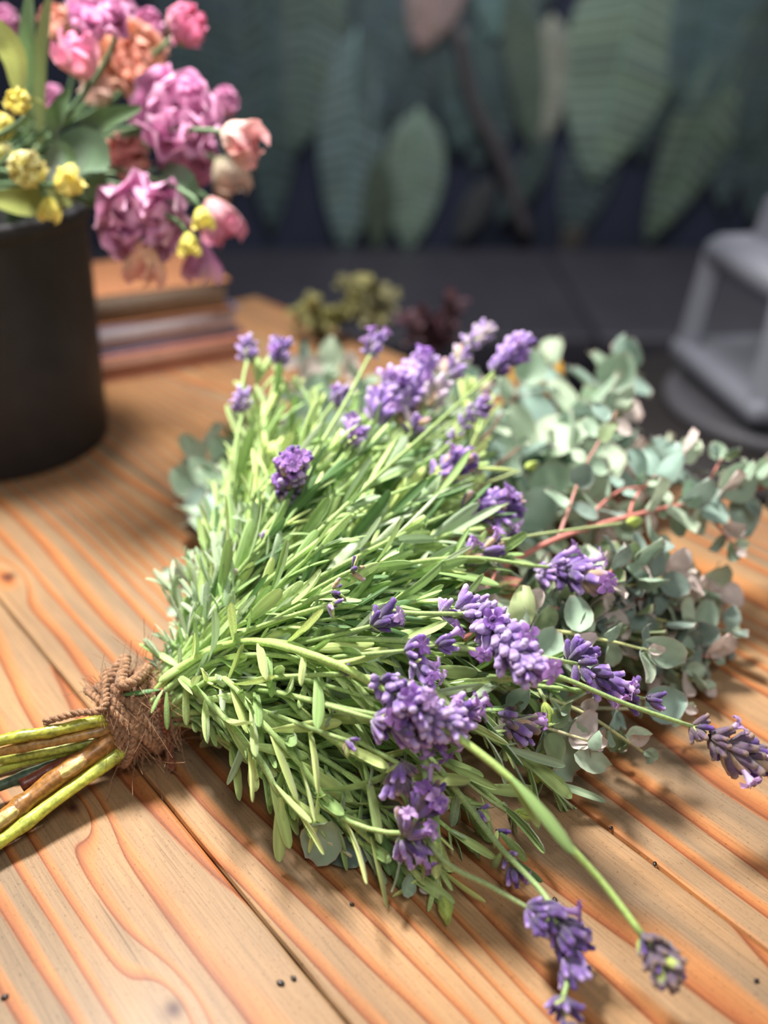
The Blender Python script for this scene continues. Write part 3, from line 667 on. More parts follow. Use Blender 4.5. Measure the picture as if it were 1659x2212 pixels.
# leaves by the twine
for (x0, y0, h0), (x1, y1, h1), tn in [((345, 1490, .046), (268, 1497, .047), 'dark'), ((352, 1490, .046), (325, 1528, .046), 'mid'), ((360, 1495, .046), (358, 1575, .034), 'mid'), ((400, 1480, .05), (403, 1565, .035), 'light'), ((385, 1440, .05), (335, 1400, .048), 'light'), ((420, 1418, .055), (345, 1470, .05), 'light')]:
    a = P(x0, y0, h0); d = P(x1, y1, h1)-a; add_leaf(0, tn, a, d, V(0, -.5, 1), np.linalg.norm(d)*1.03)
for (x0, y0, h0), (x1, y1, h1), tn in [((545, 1640, .044), (545, 1735, .02), 'light'), ((606, 1722, .036), (604, 1862, .006), 'light'), ((604, 1712, .036), (716, 1780, .026), 'lime'), ((450, 1520, .05), (406, 1470, .05), 'light'), ((478, 1540, .05), (545, 1640, .034), 'mid'), ((820, 1790, .026), (872, 1925, .004), 'dark'),
                                       ((1010, 1520, .07), (1095, 1445, .075), 'grey'), ((940, 1760, .026), (935, 1950, .003), 'mid')]:
    a = P(x0, y0, h0); d = P(x1, y1, h1)-a; add_leaf(0, tn, a, d, V(0, -.6, 1), np.linalg.norm(d)*1.02)

# ------------------------------------------------------------------ lavender flower spikes
def calyx_mesh(cols, seed):
    rs = np.random.RandomState(seed); mb = MB(); seg = 6; ts = [0, .18, .5, .8, .96, 1.12, 1.2]; rr = [.12, .20, .25, .22, .17, .17, .05]; v = []; c = []; bnd = rs.uniform(-.15, .15)
    for t, r, k in zip(ts, rr, [0, .3, .6, 1, 1.4, 2, 2]):
        for q in range(seg):
            a = 2*PI*q/seg; v.append((t, r*math.cos(a)*(1+.08*rs.randn()), r*math.sin(a)*(1+.08*rs.randn())+bnd*t*t))
            i = min(int(k), 1); f = k-i; c.append(np.clip((cols[i]*(1-f)+cols[i+1]*f)*rs.uniform(.75, 1.25), 0, 1))
    f = [(i*seg+j, i*seg+(j+1) % seg, (i+1)*seg+(j+1) % seg, (i+1)*seg+j) for i in range(len(ts)-1) for j in range(seg)]; f.append(tuple((len(ts)-1)*seg+j for j in range(seg)))
    mb.add(v, f, np.array(c)); return mb
def corolla_mesh(ca, cb, seed):
    rs = np.random.RandomState(seed); mb = MB(); tube(mb, [V(0, 0, 0), V(.4, 0, .02), V(.75, 0, .05)], [.13, .14, .24], cb, 7, False)
    for k in range(5):
        a = (k/5)*2*PI+.3; L = .42 if k in (1, 2) else .3; v = []; c = []; rad = V(0, math.cos(a), math.sin(a)); tan = V(0, -math.sin(a), math.cos(a))
        for t in (0, .35, .7, 1):
            w = (.12, .2, .22, .08)[int(round(t*3))]
            for s in (-1, 0, 1): v.append(V(.72+.22*t-.25*t*t, 0, .05)+rad*(.2+L*t)+tan*w*s+V(.08*rs.randn()*t+.05*s*s, 0, 0)); c.append(ca*(.9+.25*t) if s else ca*(.75+.2*t))
        mb.add(v, [(i*3+j, i*3+j+1, i*3+j+4, i*3+j+3) for i in range(3) for j in range(2)], np.clip(np.array(c), 0, 1))
    return mb
CPAL = {'violet': (lin(134, 120, 150), lin(132, 94, 178), lin(204, 174, 234)), 'lilac': (lin(176, 166, 184), lin(160, 124, 198), lin(216, 192, 240)), 'deep': (lin(96, 86, 104), lin(78, 50, 118), lin(120, 80, 168)),
        'dried': (lin(120, 104, 100), lin(104, 80, 110), lin(150, 122, 104)), 'tan': (lin(190, 170, 130), lin(206, 170, 140), lin(196, 160, 180)), 'lime': (lin(180, 200, 90), lin(190, 206, 100), lin(150, 130, 150)), 'pale': (lin(196, 196, 150), lin(196, 172, 196), lin(222, 206, 226))}
CAL = {k: [calyx_mesh(c, i*7+j) for j in range(3)] for i, (k, c) in enumerate(CPAL.items())}
CALM = {}
COR = [corolla_mesh(lin(190, 140, 218), lin(206, 170, 224), 1), corolla_mesh(lin(166, 116, 206), lin(190, 150, 214), 2), corolla_mesh(lin(210, 172, 228), lin(216, 190, 230), 3)]
CORM = [m_.mesh('corolla') for m_ in COR]
FLO = []                       # (spike index, palette, variant, pos, M3, scale)
SPK = []
def spike(base, tip, mix, rad=.0085, whorls=None, n=8, open_=0, gapw=None, spread=1.0, green=True):
    ax = unit(tip-base); H = np.linalg.norm(tip-base); w = whorls or max(2, int(round(H/.0058)))
    mb = MB(); tube(mb, [base, base+(tip-base)*.5, tip-ax*.003], [.0011, .0010, .0006], lin(150, 170, 110), 6)
    s1 = unit(np.cross(ax, V(.2, .5, 1))); s2 = np.cross(ax, s1)
    if green:
        for k in range(2):
            a = U(0, 6)+k*PI; d = unit(ax*.7+(s1*math.cos(a)+s2*math.sin(a))); M3 = frame(d, ax); ellipsoid(mb, M3, base+d*.003, (.0038, .0022, .0008), lin(176, 190, 116), 6, 4)
    so = mb.build('flower_spike', M_stem, bq, org=R0); si = len(SPK); SPK.append(so)
    ws = gapw or [i/max(1, w-1)*.9 for i in range(w)]; allp = []
    for wi, t in enumerate(ws):
        fr = t; env = (0.75+.35*math.sin(PI*min(1, .15+fr*.75)))*(1-.45*max(0, fr-.75)/.25); nn = max(4, int(n*1.25*env))
        for k in range(nn):
            a = k*2*PI/nn+wi*.7+U(-.25, .25); r_ = s1*math.cos(a)+s2*math.sin(a); e = U(.55, 1.05)*spread*(1-.45*fr)
            d = unit(ax*math.cos(e)+r_*math.sin(e)); p = base+(tip-base)*t+r_*.001+ax*U(-.0015, .0015); L = rad*.85*env*U(.8, 1.15)
            FLO.append((si, pick(mix), R_.randrange(3), p, frame(d, unit(ax+rv()*.3)), L)); allp.append((p+d*L, d, r_))
    for k in range(open_):     # open corollas mostly on the upper side
        p, d, r_ = max((R_.choice(allp) for _ in range(3)), key=lambda q: q[1][2]-.6*q[1][1])
        put('corolla', CORM[R_.randrange(3)], M_petal, so, p-d*.002, frame(unit(d+rv()*.2), rv()), rad*U(.75, .95), org=R0)
    return so
def px_spike(b, t, mix, **kw): return spike(P(*b), P(*t), mix, **kw)
def flower_stem(base_px, via=(), bulge=.012, leaves=0.0, r0=.0012, tipdir=None, col=None, Lr=(.024, .034)):
    """a stem from the twine to the foot of a spike"""
    tip = P(*base_px)
    if via: path = catmull([BND+SD*U(-.01, .01)+UPB*U(0, .01)]+[P(*q) for q in via]+[tip], 26)
    else: path = fan_path(tip, enddir=tipdir, bulge=bulge, n=20)
    return sprig(path, r0=r0, leaf0=.3, leaf1=leaves if leaves else .01, tail=True, small=.1, step=.02, div=.35, stemcol=col, Lr=Lr)
VI = [('violet', 5), ('lilac', 2), ('deep', 2)]; LI = [('lilac', 5), ('violet', 4)]; DE = [('deep', 5), ('violet', 3)]; DR = [('dried', 5), ('deep', 2), ('tan', 1)]; MX = [('violet', 5), ('deep', 2), ('tan', 2)]; PA = [('pale', 5), ('tan', 3), ('lilac', 2)]
# (foot px+h, tip px+h, mix, radius, florets in a whorl, open corollas, leafy share, whorl places)
HEADS = [((1035, 1325, .088), (1155, 1455, .092), LI, .0115, 11, 4, .45, None),
    ((820, 1478, .080), (925, 1545, .084), VI, .0095, 9, 2, .4, None), ((845, 1520, .076), (985, 1572, .079), LI, .0105, 10, 2, 0, None), ((812, 1555, .072), (912, 1592, .07), VI, .0095, 9, 1, 0, None),
    ((930, 1555, .074), (1015, 1535, .072), VI, .0095, 7, 6, 0, None), ((900, 1580, .068), (985, 1592, .06), VI, .009, 7, 5, 0, None),
    ((1160, 1240, .075), (1210, 1250, .072), VI, .009, 8, 1, 0, None), ((1195, 1225, .078), (1295, 1255, .076), MX, .0115, 11, 4, .35, None),
    ((1000, 1098, .092), (1118, 1085, .09), MX, .0105, 10, 2, .4, None), ((1075, 1115, .088), (1105, 1150, .08), VI, .0095, 8, 1, 0, None), ((938, 1032, .1), (1012, 988, .104), MX, .0105, 10, 2, .4, None),
    ((1005, 1205, .086), (1080, 1175, .088), MX, .0085, 6, 3, .3, [0, .5, .95]), ((958, 1325, .088), (1030, 1305, .088), LI, .0085, 7, 1, .35, None), ((1025, 1322, .082), (1075, 1330, .08), DE, .0095, 8, 0, 0, None),
    ((882, 1405, .088), (955, 1392, .09), VI, .0095, 8, 3, .4, None), ((893, 1428, .084), (925, 1452, .082), LI, .0075, 4, 2, 0, [0, .6]), ((803, 1352, .092), (835, 1335, .094), DE, .0085, 5, 1, .4, [0, .6]),
    ((618, 1080, .098), (640, 985, .128), MX, .0105, 9, 6, .3, None), ((748, 962, .112), (772, 928, .118), LI, .009, 7, 2, .4, [0, .5]),
    ((808, 905, .115), (862, 822, .128), LI, .0125, 11, 5, .4, None), ((868, 875, .118), (915, 775, .13), LI, .0125, 10, 4, 0, None), ((850, 905, .108), (930, 850, .115), [('tan', 4), ('lilac', 3)], .011, 8, 0, 0, None),
    ((885, 925, .108), (1014, 743, .134), PA, .0115, 7, 0, .4, [0, .26, .36, .62, .82]), ((1012, 745, .134), (1055, 708, .139), [('pale', 2), ('lilac', 3)], .008, 7, 0, 0, None),
    ((1070, 800, .13), (1135, 735, .142), VI, .0105, 9, 1, .35, None), ((800, 765, .135), (818, 725, .142), LI, .008, 6, 3, .3, [0, .5]), ((535, 775, .13), (535, 742, .136), LI, .008, 7, 0, .4, [0, .5]),
    ((605, 785, .128), (606, 742, .137), VI, .0085, 8, 1, .4, [0, .5, .9]), ((526, 885, .115), (522, 850, .122), LI, .0075, 6, 1, .4, [0, .5]), ((722, 868, .118), (745, 845, .122), VI, .0075, 6, 1, .3, [0, .5]),
    ((1005, 895, .11), (1050, 878, .114), VI, .008, 6, 1, .3, [0, .45, .9]), ((980, 950, .105), (1000, 915, .11), LI, .007, 4, 0, 0, [0, .8]), ((888, 935, .108), (895, 915, .111), VI, .007, 5, 1, .3, [0]),
    ((1232, 1425, .062), (1248, 1412, .064), DE, .009, 8, 0, 0, [0, .5]), ((1250, 1435, .064), (1338, 1490, .052), VI, .0095, 9, 3, .4, None), ((1350, 1500, .048), (1408, 1512, .045), DE, .0095, 9, 0, .2, None),
    ((1078, 1545, .05), (1138, 1585, .042), [('dried', 3), ('violet', 3), ('tan', 3)], .0095, 8, 1, .3, None), ((862, 1650, .055), (862, 1690, .048), [('violet', 3), ('dried', 3)], .009, 8, 0, .2, [0, .5, .9]),
    ((880, 1800, .036), (935, 1705, .048), DR+[('violet', 6)], .0095, 9, 8, .2, None), ((868, 1810, .03), (890, 1840, .022), VI, .009, 7, 2, 0, [0, .5]),
    ((1497, 1570, .055), (1540, 1590, .052), DR, .0085, 8, 0, .3, None), ((1540, 1595, .052), (1648, 1655, .042), DR, .0105, 10, 3, 0, None),
    ((1140, 1960, .022), (1165, 1975, .022), DE, .0085, 8, 0, 0, [0, .5]), ((1175, 1962, .024), (1245, 2045, .016), DE, .0095, 11, 1, 0, None), ((1222, 2075, .015), (1236, 2098, .013), DE, .008, 7, 0, 0, [0, .3]), ((1215, 2158, .012), (1225, 2215, .011), DE, .008, 8, 0, 0, None),
    ((1392, 2026, .03), (1448, 2100, .027), [('deep', 4), ('dried', 3), ('lime', 2)], .0085, 9, 0, 0, [0, .25, .5, .75, .95]),
    ((510, 1245, .078), (520, 1228, .082), [('tan', 2), ('deep', 1)], .0065, 4, 0, 0, [0]), ((765, 1230, .102), (790, 1222, .104), [('tan', 1), ('deep', 2)], .007, 4, 0, 0, [0]), ((722, 1275, .099), (745, 1268, .1), [('tan', 1), ('deep', 1)], .006, 4, 0, 0, [0]),
    ((715, 1305, .097), (730, 1312, .096), VI, .006, 4, 0, 0, [0]), ((565, 1165, .09), (572, 1158, .09), VI, .006, 4, 0, 0, [0]), ((750, 1600, .062), (760, 1608, .06), [('tan', 1), ('violet', 1)], .006, 4, 0, 0, [0]), ((745, 1455, .08), (760, 1450, .08), VI, .006, 3, 0, 0, [0]),
    ((1035, 1752, .02), (1045, 1760, .018), DE, .006, 4, 0, 0, [0]), ((1072, 1798, .018), (1086, 1812, .017), DE, .006, 4, 0, 0, [0]), ((1100, 1850, .016), (1112, 1885, .014), VI, .0065, 4, 1, 0, [0, .7])]
VIA = {0: [(480, 1400, .06), (700, 1315, .088), (900, 1325, .092)], 7: [(520, 1330, .065), (800, 1235, .095), (1000, 1205, .09), (1150, 1222, .082)], 17: [(430, 1380, .055), (520, 1260, .075), (590, 1150, .088)],
       22: [(450, 1350, .06), (640, 1150, .095), (800, 1000, .108)], 40: [(500, 1400, .06), (760, 1380, .085), (1000, 1400, .085), (1190, 1455, .078), (1350, 1520, .066)],
       25: [(480, 1330, .065), (620, 1080, .105), (740, 880, .125)], 24: [(500, 1330, .07), (760, 1080, .108), (960, 900, .12)], 1: [(460, 1430, .056), (640, 1420, .075)], 8: [(480, 1370, .062), (720, 1230, .095), (900, 1140, .098)],
       10: [(470, 1350, .062), (660, 1190, .098), (800, 1090, .104)], 19: [(450, 1340, .062), (600, 1150, .095), (720, 1010, .11)]}
NOSTEM = {(1540, 1595), (1140, 1960), (1175, 1962), (1222, 2075), (1215, 2158), (1392, 2026), (1035, 1752), (1072, 1798), (1100, 1850), (868, 1810), (1232, 1425), (900, 1580), (1012, 745), (850, 905), (1160, 1240), (1075, 1115), (1025, 1322), (893, 1428)}
for i, (b_, t_, mix, rad, n, op, lv, gw) in enumerate(HEADS):
    px_spike(b_, t_, mix, rad=rad, n=n, open_=op, gapw=gw)
    if (b_[0], b_[1]) in NOSTEM: continue
    flower_stem(b_, VIA.get(i, ()), leaves=lv, tipdir=(P(*t_)-P(*b_))*.6+unit(P(*b_)-BND)*.02)
# the long stem that reaches toward the bare planks, with its pair of wide leaves
def long_stem(pts, r0, col): 
    mb = MB(); p = catmull([P(*q) for q in pts], 34); tube(mb, p, np.linspace(r0, r0*.7, 34), col, 7); STEMS.append(mb.build('lavender_stem', M_stem, bq, org=R0)); return len(STEMS)-1
gcol = lin(172, 200, 112)
k = long_stem([(300, 1540, .03), (380, 1450, .05), (520, 1385, .068), (690, 1420, .085), (830, 1490, .08), (965, 1575, .078), (1100, 1680, .070), (1190, 1785, .056), (1300, 1905, .040), (1395, 2030, .03)], .0019, gcol)
for (x0, y0, h0), (x1, y1, h1), tn in [((1102, 1684, .070), (1192, 1786, .054), 'light'), ((1106, 1680, .072), (1258, 1834, .060), 'mid')]:
    a = P(x0, y0, h0); d = P(x1, y1, h1)-a; LEAVES.append((k, TONES[tn][0], a, frame(d, V(.35, -.5, 1)) * np.array([1, 1.05, 1.0]), np.linalg.norm(d)))
long_stem([(840, 1560, .05), (905, 1600, .06), (920, 1680, .05), (918, 1740, .036)], .0022, lin(150, 180, 110))
long_stem([(760, 1560, .05), (860, 1700, .036), (950, 1850, .026), (1060, 1915, .022), (1142, 1962, .022)], .0013, lin(160, 180, 120))
k = long_stem([(820, 1560, .055), (930, 1640, .05), (1010, 1740, .03), (1080, 1830, .022), (1165, 1920, .02), (1200, 1975, .02), (1228, 2060, .015), (1228, 2110, .013), (1215, 2160, .012)], .0014, lin(150, 176, 112))
for (x0, y0, h0), (x1, y1, h1), tn in [((1085, 1838, .022), (1050, 1900, .004), 'mid'), ((1080, 1800, .022), (1158, 1865, .008), 'mid'), ((1100, 1850, .02), (1170, 1905, .008), 'dark'), ((990, 1710, .032), (975, 1790, .01), 'grey'), ((1010, 1735, .03), (1060, 1800, .01), 'grey')]:
    a = P(x0, y0, h0); d = P(x1, y1, h1)-a; add_leaf(k, tn, a, d, V(0, -.5, 1), np.linalg.norm(d))
# green buds at the ends of thin stalks
for pts in [[(600, 1715, .036), (640, 1735, .03), (666, 1758, .024), (678, 1782, .018)], [(945, 1760, .02), (945, 1900, .008), (955, 1935, .006), (961, 1966, .005)], [(1010, 1690, .03), (1060, 1730, .022), (1095, 1752, .016), (1135, 1760, .012)],
            [(1060, 1570, .045), (1110, 1630, .03), (1140, 1665, .02), (1158, 1678, .016)], [(1090, 1570, .045), (1150, 1630, .028), (1195, 1675, .014), (1212, 1698, .01)], [(1140, 1440, .05), (1165, 1490, .046), (1175, 1510, .044), (1182, 1545, .04)],
            [(1000, 1180, .085), (1180, 1152, .08), (1330, 1132, .074), (1372, 1126, .072)], [(890, 1820, .03), (905, 1840, .02), (910, 1850, .016), (915, 1868, .012)], [(1010, 1050, .09), (1060, 1040, .088), (1110, 1022, .086), (1150, 1005, .085)]]:
    pw = [P(*q) for q in pts]; mb = MB(); tube(mb, catmull(pw[:3]+[pw[2]*.7+pw[3]*.3], 10), .0009, lin(176, 190, 130), 5); so = mb.build('bud_stalk', M_stem, bq, org=R0)
    d = unit(pw[3]-pw[2]); mb = MB(); M3 = frame(d, V(0, 0, 1))
    ellipsoid(mb, M3, pw[3]-d*.001, (.0052, .0026, .0026), lin(196, 214, 108), 8, 7)
    for q in range(3):
        a = q*2.1; o = M3 @ V(0, math.cos(a), math.sin(a)); tube(mb, [pw[3]-d*.005+o*.0008, pw[3]-d*.001+o*.0027, pw[3]+d*.006+o*.0004], [.0008, .0013, .0003], lin(168, 190, 90), 5)
    mb.build('bud', M_leaf, so, org=R0)

def lifted(p, M3, L, v):      # keep a piece clear of the table top
    low = ((v*L) @ M3.T)[:, 2].min()+p[2]; return p if low > TZ+.0008 else p+V(0, 0, TZ+.0008-low)
# split the florets: the 300 that show largest are sub-parts, the others stay in one cluster per spike
score = []
for i, (si, pal_, va, p, M3, L) in enumerate(FLO):
    fpx = FPX*L/proj(p)[2]; face = float(np.dot(M3[:, 0], unit(CAMP-p))); score.append(fpx*(1+.8*face)*(1 if 0 < proj(p)[0] < 1659 else 0))
chosen = set(np.argsort(score)[-300:].tolist()); clus = {}
for i, (si, pal_, va, p, M3, L) in enumerate(FLO):
    p = lifted(p, M3, L, CAL[pal_][va].v[0])
    if i in chosen:
        if (pal_, va) not in CALM: CALM[(pal_, va)] = CAL[pal_][va].mesh('floret')
        put('floret', CALM[(pal_, va)], M_floret, SPK[si], p, M3, L, org=R0)
    else:
        g = CAL[pal_][va]; mb = clus.setdefault(si, MB())
        mb.add((g.v[0]*L) @ M3.T + p, g.f, g.c[0])
for si, mb in clus.items(): tag(mb.build('floret_cluster', M_floret, SPK[si], org=R0), kind='stuff')

# split the leaves the same way: the nearest leaf in each small patch of the view, largest first
cell = {}
for i, (si, va, p, M3, L) in enumerate(LEAVES):
    m_ = p+M3[:, 0]*L*.6; x, y, dep = proj(m_); kx = (int(x//26), int(y//26))
    if 0 < x < 1659 and 0 < y < 2212 and (kx not in cell or cell[kx][1] > dep): cell[kx] = (i, dep, FPX*L/dep*(.3+np.linalg.norm(np.cross(M3[:, 0], unit(CAMP-p)))))
ch = set(q[0] for q in sorted(cell.values(), key=lambda q: -q[2])[:300])
mb = MB()
for i, (si, va, p, M3, L) in enumerate(LEAVES):
    if i in ch: put('lavender_leaf', lmesh(va), M_leaf, STEMS[si], lifted(p, M3, L, LVAR[va][1][0]), M3, L, org=R0)
    else:
        v, f, c = LVAR[va][1]; w = (v*L) @ M3.T + p; w[:, 2] = np.maximum(w[:, 2], TZ+.0012); mb.add(w, f, np.clip(c*U(.85, 1.15), 0, 1))
tag(mb.build('lavender_foliage', M_leaf, bq, org=R0), kind='stuff')

# ------------------------------------------------------------------ eucalyptus
def euc_geo(ratio, wave, col, rim, seed, tip=0.0):
    rs = np.random.RandomState(seed); ts = [0, .08, .22, .4, .6, .8, .93, 1.0]; ys = [-1, -.93, -.5, 0, .5, .93, 1]; v = []; c = []; ph = rs.rand()*6
    for t in ts:
        w = ratio*max(.04, math.sin(PI*(t**(.85+tip))*.98+.03))**(.52)*.5
        if t == 1: w = ratio*.16
        for y in ys:
            z = .16*ratio*y*y + wave*math.sin(t*5+ph+y*1.5)*.12 - .12*t*t
            v.append((t*1.0, y*w, z)); k = 1+.08*math.sin(t*9+y*4+ph)
            c.append(rim if abs(y) == 1 or t == 1 else (col*1.12 if y == 0 else col)*k)
    f = [(i*7+j, i*7+j+1, i*7+j+8, i*7+j+7) for i in range(7) for j in range(6)]
    mb = MB(); mb.add(v, f, np.clip(np.array(c), 0, 1)); return mb
ECOL = {'sage': lin(160, 184, 160), 'blue': lin(150, 176, 164), 'pale': lin(186, 204, 178), 'olive': lin(134, 152, 112), 'dusk': lin(128, 146, 136), 'blush': lin(204, 190, 184), 'lime': lin(190, 206, 150)}
EV = {}
for i, (k, c) in enumerate(ECOL.items()):
    EV[k] = [euc_geo(r, w, c*U(.92, 1.08), c*.5+lin(196, 150, 146)*.5, i*5+j) for j, (r, w) in enumerate([(.92, .5), (.78, .7), (.6, .8), (1.0, .3)])]
EM = {}
ELV = []                       # (branch object, tone, variant, pos, M3, size)
def eleaf(br, tone, pos, d, n, L, va=None): ELV.append((br, tone, R_.randrange(4) if va is None else va, pos, frame(d, n), L))
EPAL = [('sage', 4), ('blue', 3), ('pale', 2), ('olive', 1.4), ('dusk', 1.6), ('blush', .8)]
def branch(pts, s0=.2, step=.013, size=(.013, .02), pal=EPAL, r=.0011, col=lin(176, 128, 112), spread=1.0, taper=.5, flat=.0, tipleaf=True, va=None):
    p = catmull([P(*q) if len(q) == 3 and not isinstance(q, np.ndarray) else q for q in pts], 20); L = arclen(p)
    mb = MB(); tube(mb, p, np.linspace(r*1.4, r*.6, 20), col, 6); so = mb.build('eucalyptus_branch', M_stem, bq, org=R0)
    s = L[-1]*s0; az = U(0, PI)
    while s < L[-1]:
        x, T = at_len(p, s, L); a = unit(np.cross(T, V(.1, .2, 1))); b2 = np.cross(T, a); az += PI/2+U(-.3, .3); fr = s/L[-1]
        for sg in (0, PI):
            rad = a*math.cos(az+sg)+b2*math.sin(az+sg); d = unit(T*U(.25, .7)+rad*spread+V(0, 0, .05))
            nn = unit(-rad*.5+T*.5+V(0, -.8, .6)+rv()*.35); ln = U(*size)*(1-taper*fr)
            tone = pick(pal) if fr < .8 else pick(pal+[('blush', 3)])
            q = x+d*.002
            if (q+d*ln)[2] < TZ+.003: d = unit(d+V(0, 0, (TZ+.004-(q+d*ln)[2])/ln))
            eleaf(so, tone, q, d, nn, ln, va)
        s += step*U(.8, 1.2)*(1-.35*fr)
    if tipleaf:
        T = unit(p[-1]-p[-2])
        for k_ in range(3): eleaf(so, pick([('blush', 2), ('pale', 2), ('sage', 1)]), p[-1], unit(T+rv()*.5), unit(V(0, -.6, .6)+rv()*.4), size[0]*(1-taper)*U(.5, .9))
    return so
def twig(pts, **kw): return branch(pts, r=.0008, **kw)
PINK = lin(206, 128, 118)
# long pink-stemmed branch to the far right, with its twigs
EBR = []
EBR.append(branch([(700, 1330, .05), (1000, 1262, .06), (1200, 1165, .068), (1380, 1110, .072), (1520, 1082, .072), (1690, 1045, .07)], s0=.66, step=.016, size=(.018, .024), r=.0015, col=PINK, taper=.1))
twig([(1360, 1110, .072), (1370, 1080, .076), (1400, 1040, .08), (1480, 985, .086)], s0=.35, size=(.024, .029), col=PINK, pal=[('blue', 3), ('sage', 2)], taper=.3)
twig([(1505, 1088, .072), (1530, 1040, .078), (1548, 1010, .082), (1562, 985, .085)], s0=.55, step=.012, size=(.015, .019), col=PINK)
twig([(1560, 1075, .072), (1600, 1050, .076), (1650, 1015, .08)], s0=.3, step=.014, size=(.022, .030), col=PINK, pal=[('sage', 2), ('pale', 2)])
twig([(1520, 1095, .07), (1545, 1130, .064), (1575, 1165, .058), (1592, 1188, .054)], s0=.55, step=.010, size=(.015, .019), col=PINK)
twig([(1205, 1165, .068), (1232, 1090, .078), (1262, 1010, .09), (1300, 945, .1), (1335, 885, .108)], s0=.2, step=.020, size=(.012, .017), col=lin(196, 140, 130), taper=.1)
twig([(1265, 1150, .066), (1290, 1100, .072), (1340, 1060, .078), (1400, 1050, .08)], s0=.3, size=(.014, .018), col=PINK)
# blurred branches behind
for pts, sz in [([(900, 1150, .05), (1050, 1050, .055), (1200, 930, .06), (1320, 830, .075), (1350, 780, .085)], (.036, .046)), ([(900, 1100, .06), (1050, 980, .05), (1200, 960, .045), (1330, 960, .04)], (.034, .042)), ([(950, 1150, .05), (1100, 1100, .045), (1250, 1050, .04), (1400, 1000, .035)], (.032, .040)),
                ([(900, 1050, .06), (1020, 940, .06), (1120, 850, .07), (1185, 770, .085)], (.030, .038)), ([(950, 1180, .045), (1120, 1130, .04), (1250, 1110, .036), (1330, 1140, .03)], (.030, .038)),
                ([(640, 1150, .06), (700, 1000, .055), (690, 880, .06), (660, 790, .07)], (.030, .038)), ([(700, 1100, .06), (800, 960, .055), (790, 860, .06), (720, 800, .065)], (.030, .038)), ([(800, 1100, .06), (920, 960, .05), (980, 880, .06), (1000, 820, .07)], (.032, .040)),
                ([(560, 1200, .05), (520, 1120, .045), (460, 1050, .04), (440, 975, .045)], (.028, .034)), ([(540, 1240, .04), (500, 1160, .034), (450, 1110, .03), (425, 1060, .03)], (.026, .032)), ([(450, 1330, .03), (410, 1290, .03), (375, 1245, .035)], (.016, .018)), ([(600, 1150, .05), (560, 1050, .05), (500, 1000, .045)], (.026, .032)),
                ([(1000, 1000, .07), (1060, 930, .085), (1085, 890, .095)], (.012, .015)), ([(1000, 1050, .06), (1080, 1000, .07), (1130, 960, .078)], (.013, .018)), ([(850, 1060, .06), (1000, 1000, .05), (1120, 980, .045), (1230, 900, .05)], (.034, .042)), ([(1000, 1130, .05), (1150, 1060, .05), (1250, 980, .05), (1280, 880, .06)], (.036, .044))]:
    branch(pts, s0=.3, step=.019, size=sz, pal=[('sage', 4), ('blue', 3), ('pale', 3)], taper=.3, va=3 if sz[0] > .03 else None)
# grey-green mass on the right
for i, (x, y, h) in enumerate([(1570, 1262, .022), (1545, 1300, .018), (1570, 1365, .018), (1540, 1420, .012), (1520, 1480, .010), (1480, 1240, .05), (1440, 1300, .04), (1470, 1350, .034), (1400, 1220, .055), (1500, 1290, .03), (1450, 1420, .02), (1380, 1260, .05), (1320, 1320, .045), (1400, 1360, .035), (1350, 1230, .055),
                               (1250, 1330, .05), (1300, 1400, .035), (1480, 1450, .014), (1420, 1180, .06)]):
    sx, sy = U(960, 1060), U(1240, 1420); col = lin(170, 170, 110) if i % 3 else PINK
    branch([(sx, sy, .04), ((sx*.6+x*.4), (sy*.6+y*.4)-U(-10, 25), .045), ((sx*.25+x*.75), (sy*.25+y*.75)-U(-5, 15), h+.008), (x, y, h)], s0=.3, step=.013, size=(.016, .024), pal=[('sage', 3), ('olive', 2.5), ('dusk', 4), ('pale', 2), ('blush', 1)], col=col, taper=.25)
# nearer branches with big leaves
b1 = branch([(900, 1480, .04), (1030, 1530, .04), (1140, 1560, .038), (1270, 1600, .034)], s0=.55, step=.02, size=(.014, .018), col=lin(196, 190, 150), taper=.1)
b2_ = branch([(950, 1480, .045), (1120, 1490, .045), (1260, 1540, .036), (1390, 1625, .02)], s0=.5, step=.017, size=(.012, .018), col=lin(196, 196, 140))
b3 = branch([(950, 1420, .05), (1160, 1365, .058), (1300, 1382, .056), (1400, 1405, .052)], s0=.3, step=.022, size=(.013, .019), col=lin(190, 196, 130), taper=.1)
b4 = branch([(1000, 1450, .03), (1150, 1520, .026), (1300, 1530, .022), (1480, 1530, .018)], s0=.3, step=.018, size=(.014, .02), col=lin(200, 196, 160), pal=[('dusk', 3), ('blue', 3), ('sage', 2)])
b5 = branch([(1000, 1520, .02), (1120, 1560, .016), (1250, 1580, .014), (1330, 1610, .012)], s0=.2, step=.016, size=(.013, .019), pal=[('dusk', 4), ('blue', 2)])
b6 = branch([(620, 1600, .02), (660, 1720, .016), (690, 1800, .014), (760, 1850, .012)], s0=.4, step=.03, size=(.012, .016), col=lin(190, 186, 150), tipleaf=False)
b7 = branch([(760, 1650, .02), (830, 1780, .016), (870, 1850, .012), (910, 1910, .006)], s0=.4, step=.018, size=(.012, .018), pal=[('dusk', 2), ('sage', 3), ('blush', 2)])
b8 = branch([(480, 1560, .03), (485, 1600, .022)], s0=.5, step=.02, size=(.016, .02), pal=[('olive', 1)], tipleaf=False)
branch([(1000, 1380, .06), (1100, 1330, .066), (1150, 1290, .068)], s0=.3, step=.02, size=(.018, .026), pal=[('pale', 3), ('lime', 1), ('blush', 1)], col=PINK)
branch([(1000, 1330, .06), (1060, 1260, .068), (1075, 1220, .072)], s0=.4, step=.02, size=(.014, .018), pal=[('blush', 2), ('sage', 2), ('pale', 1)], col=PINK)
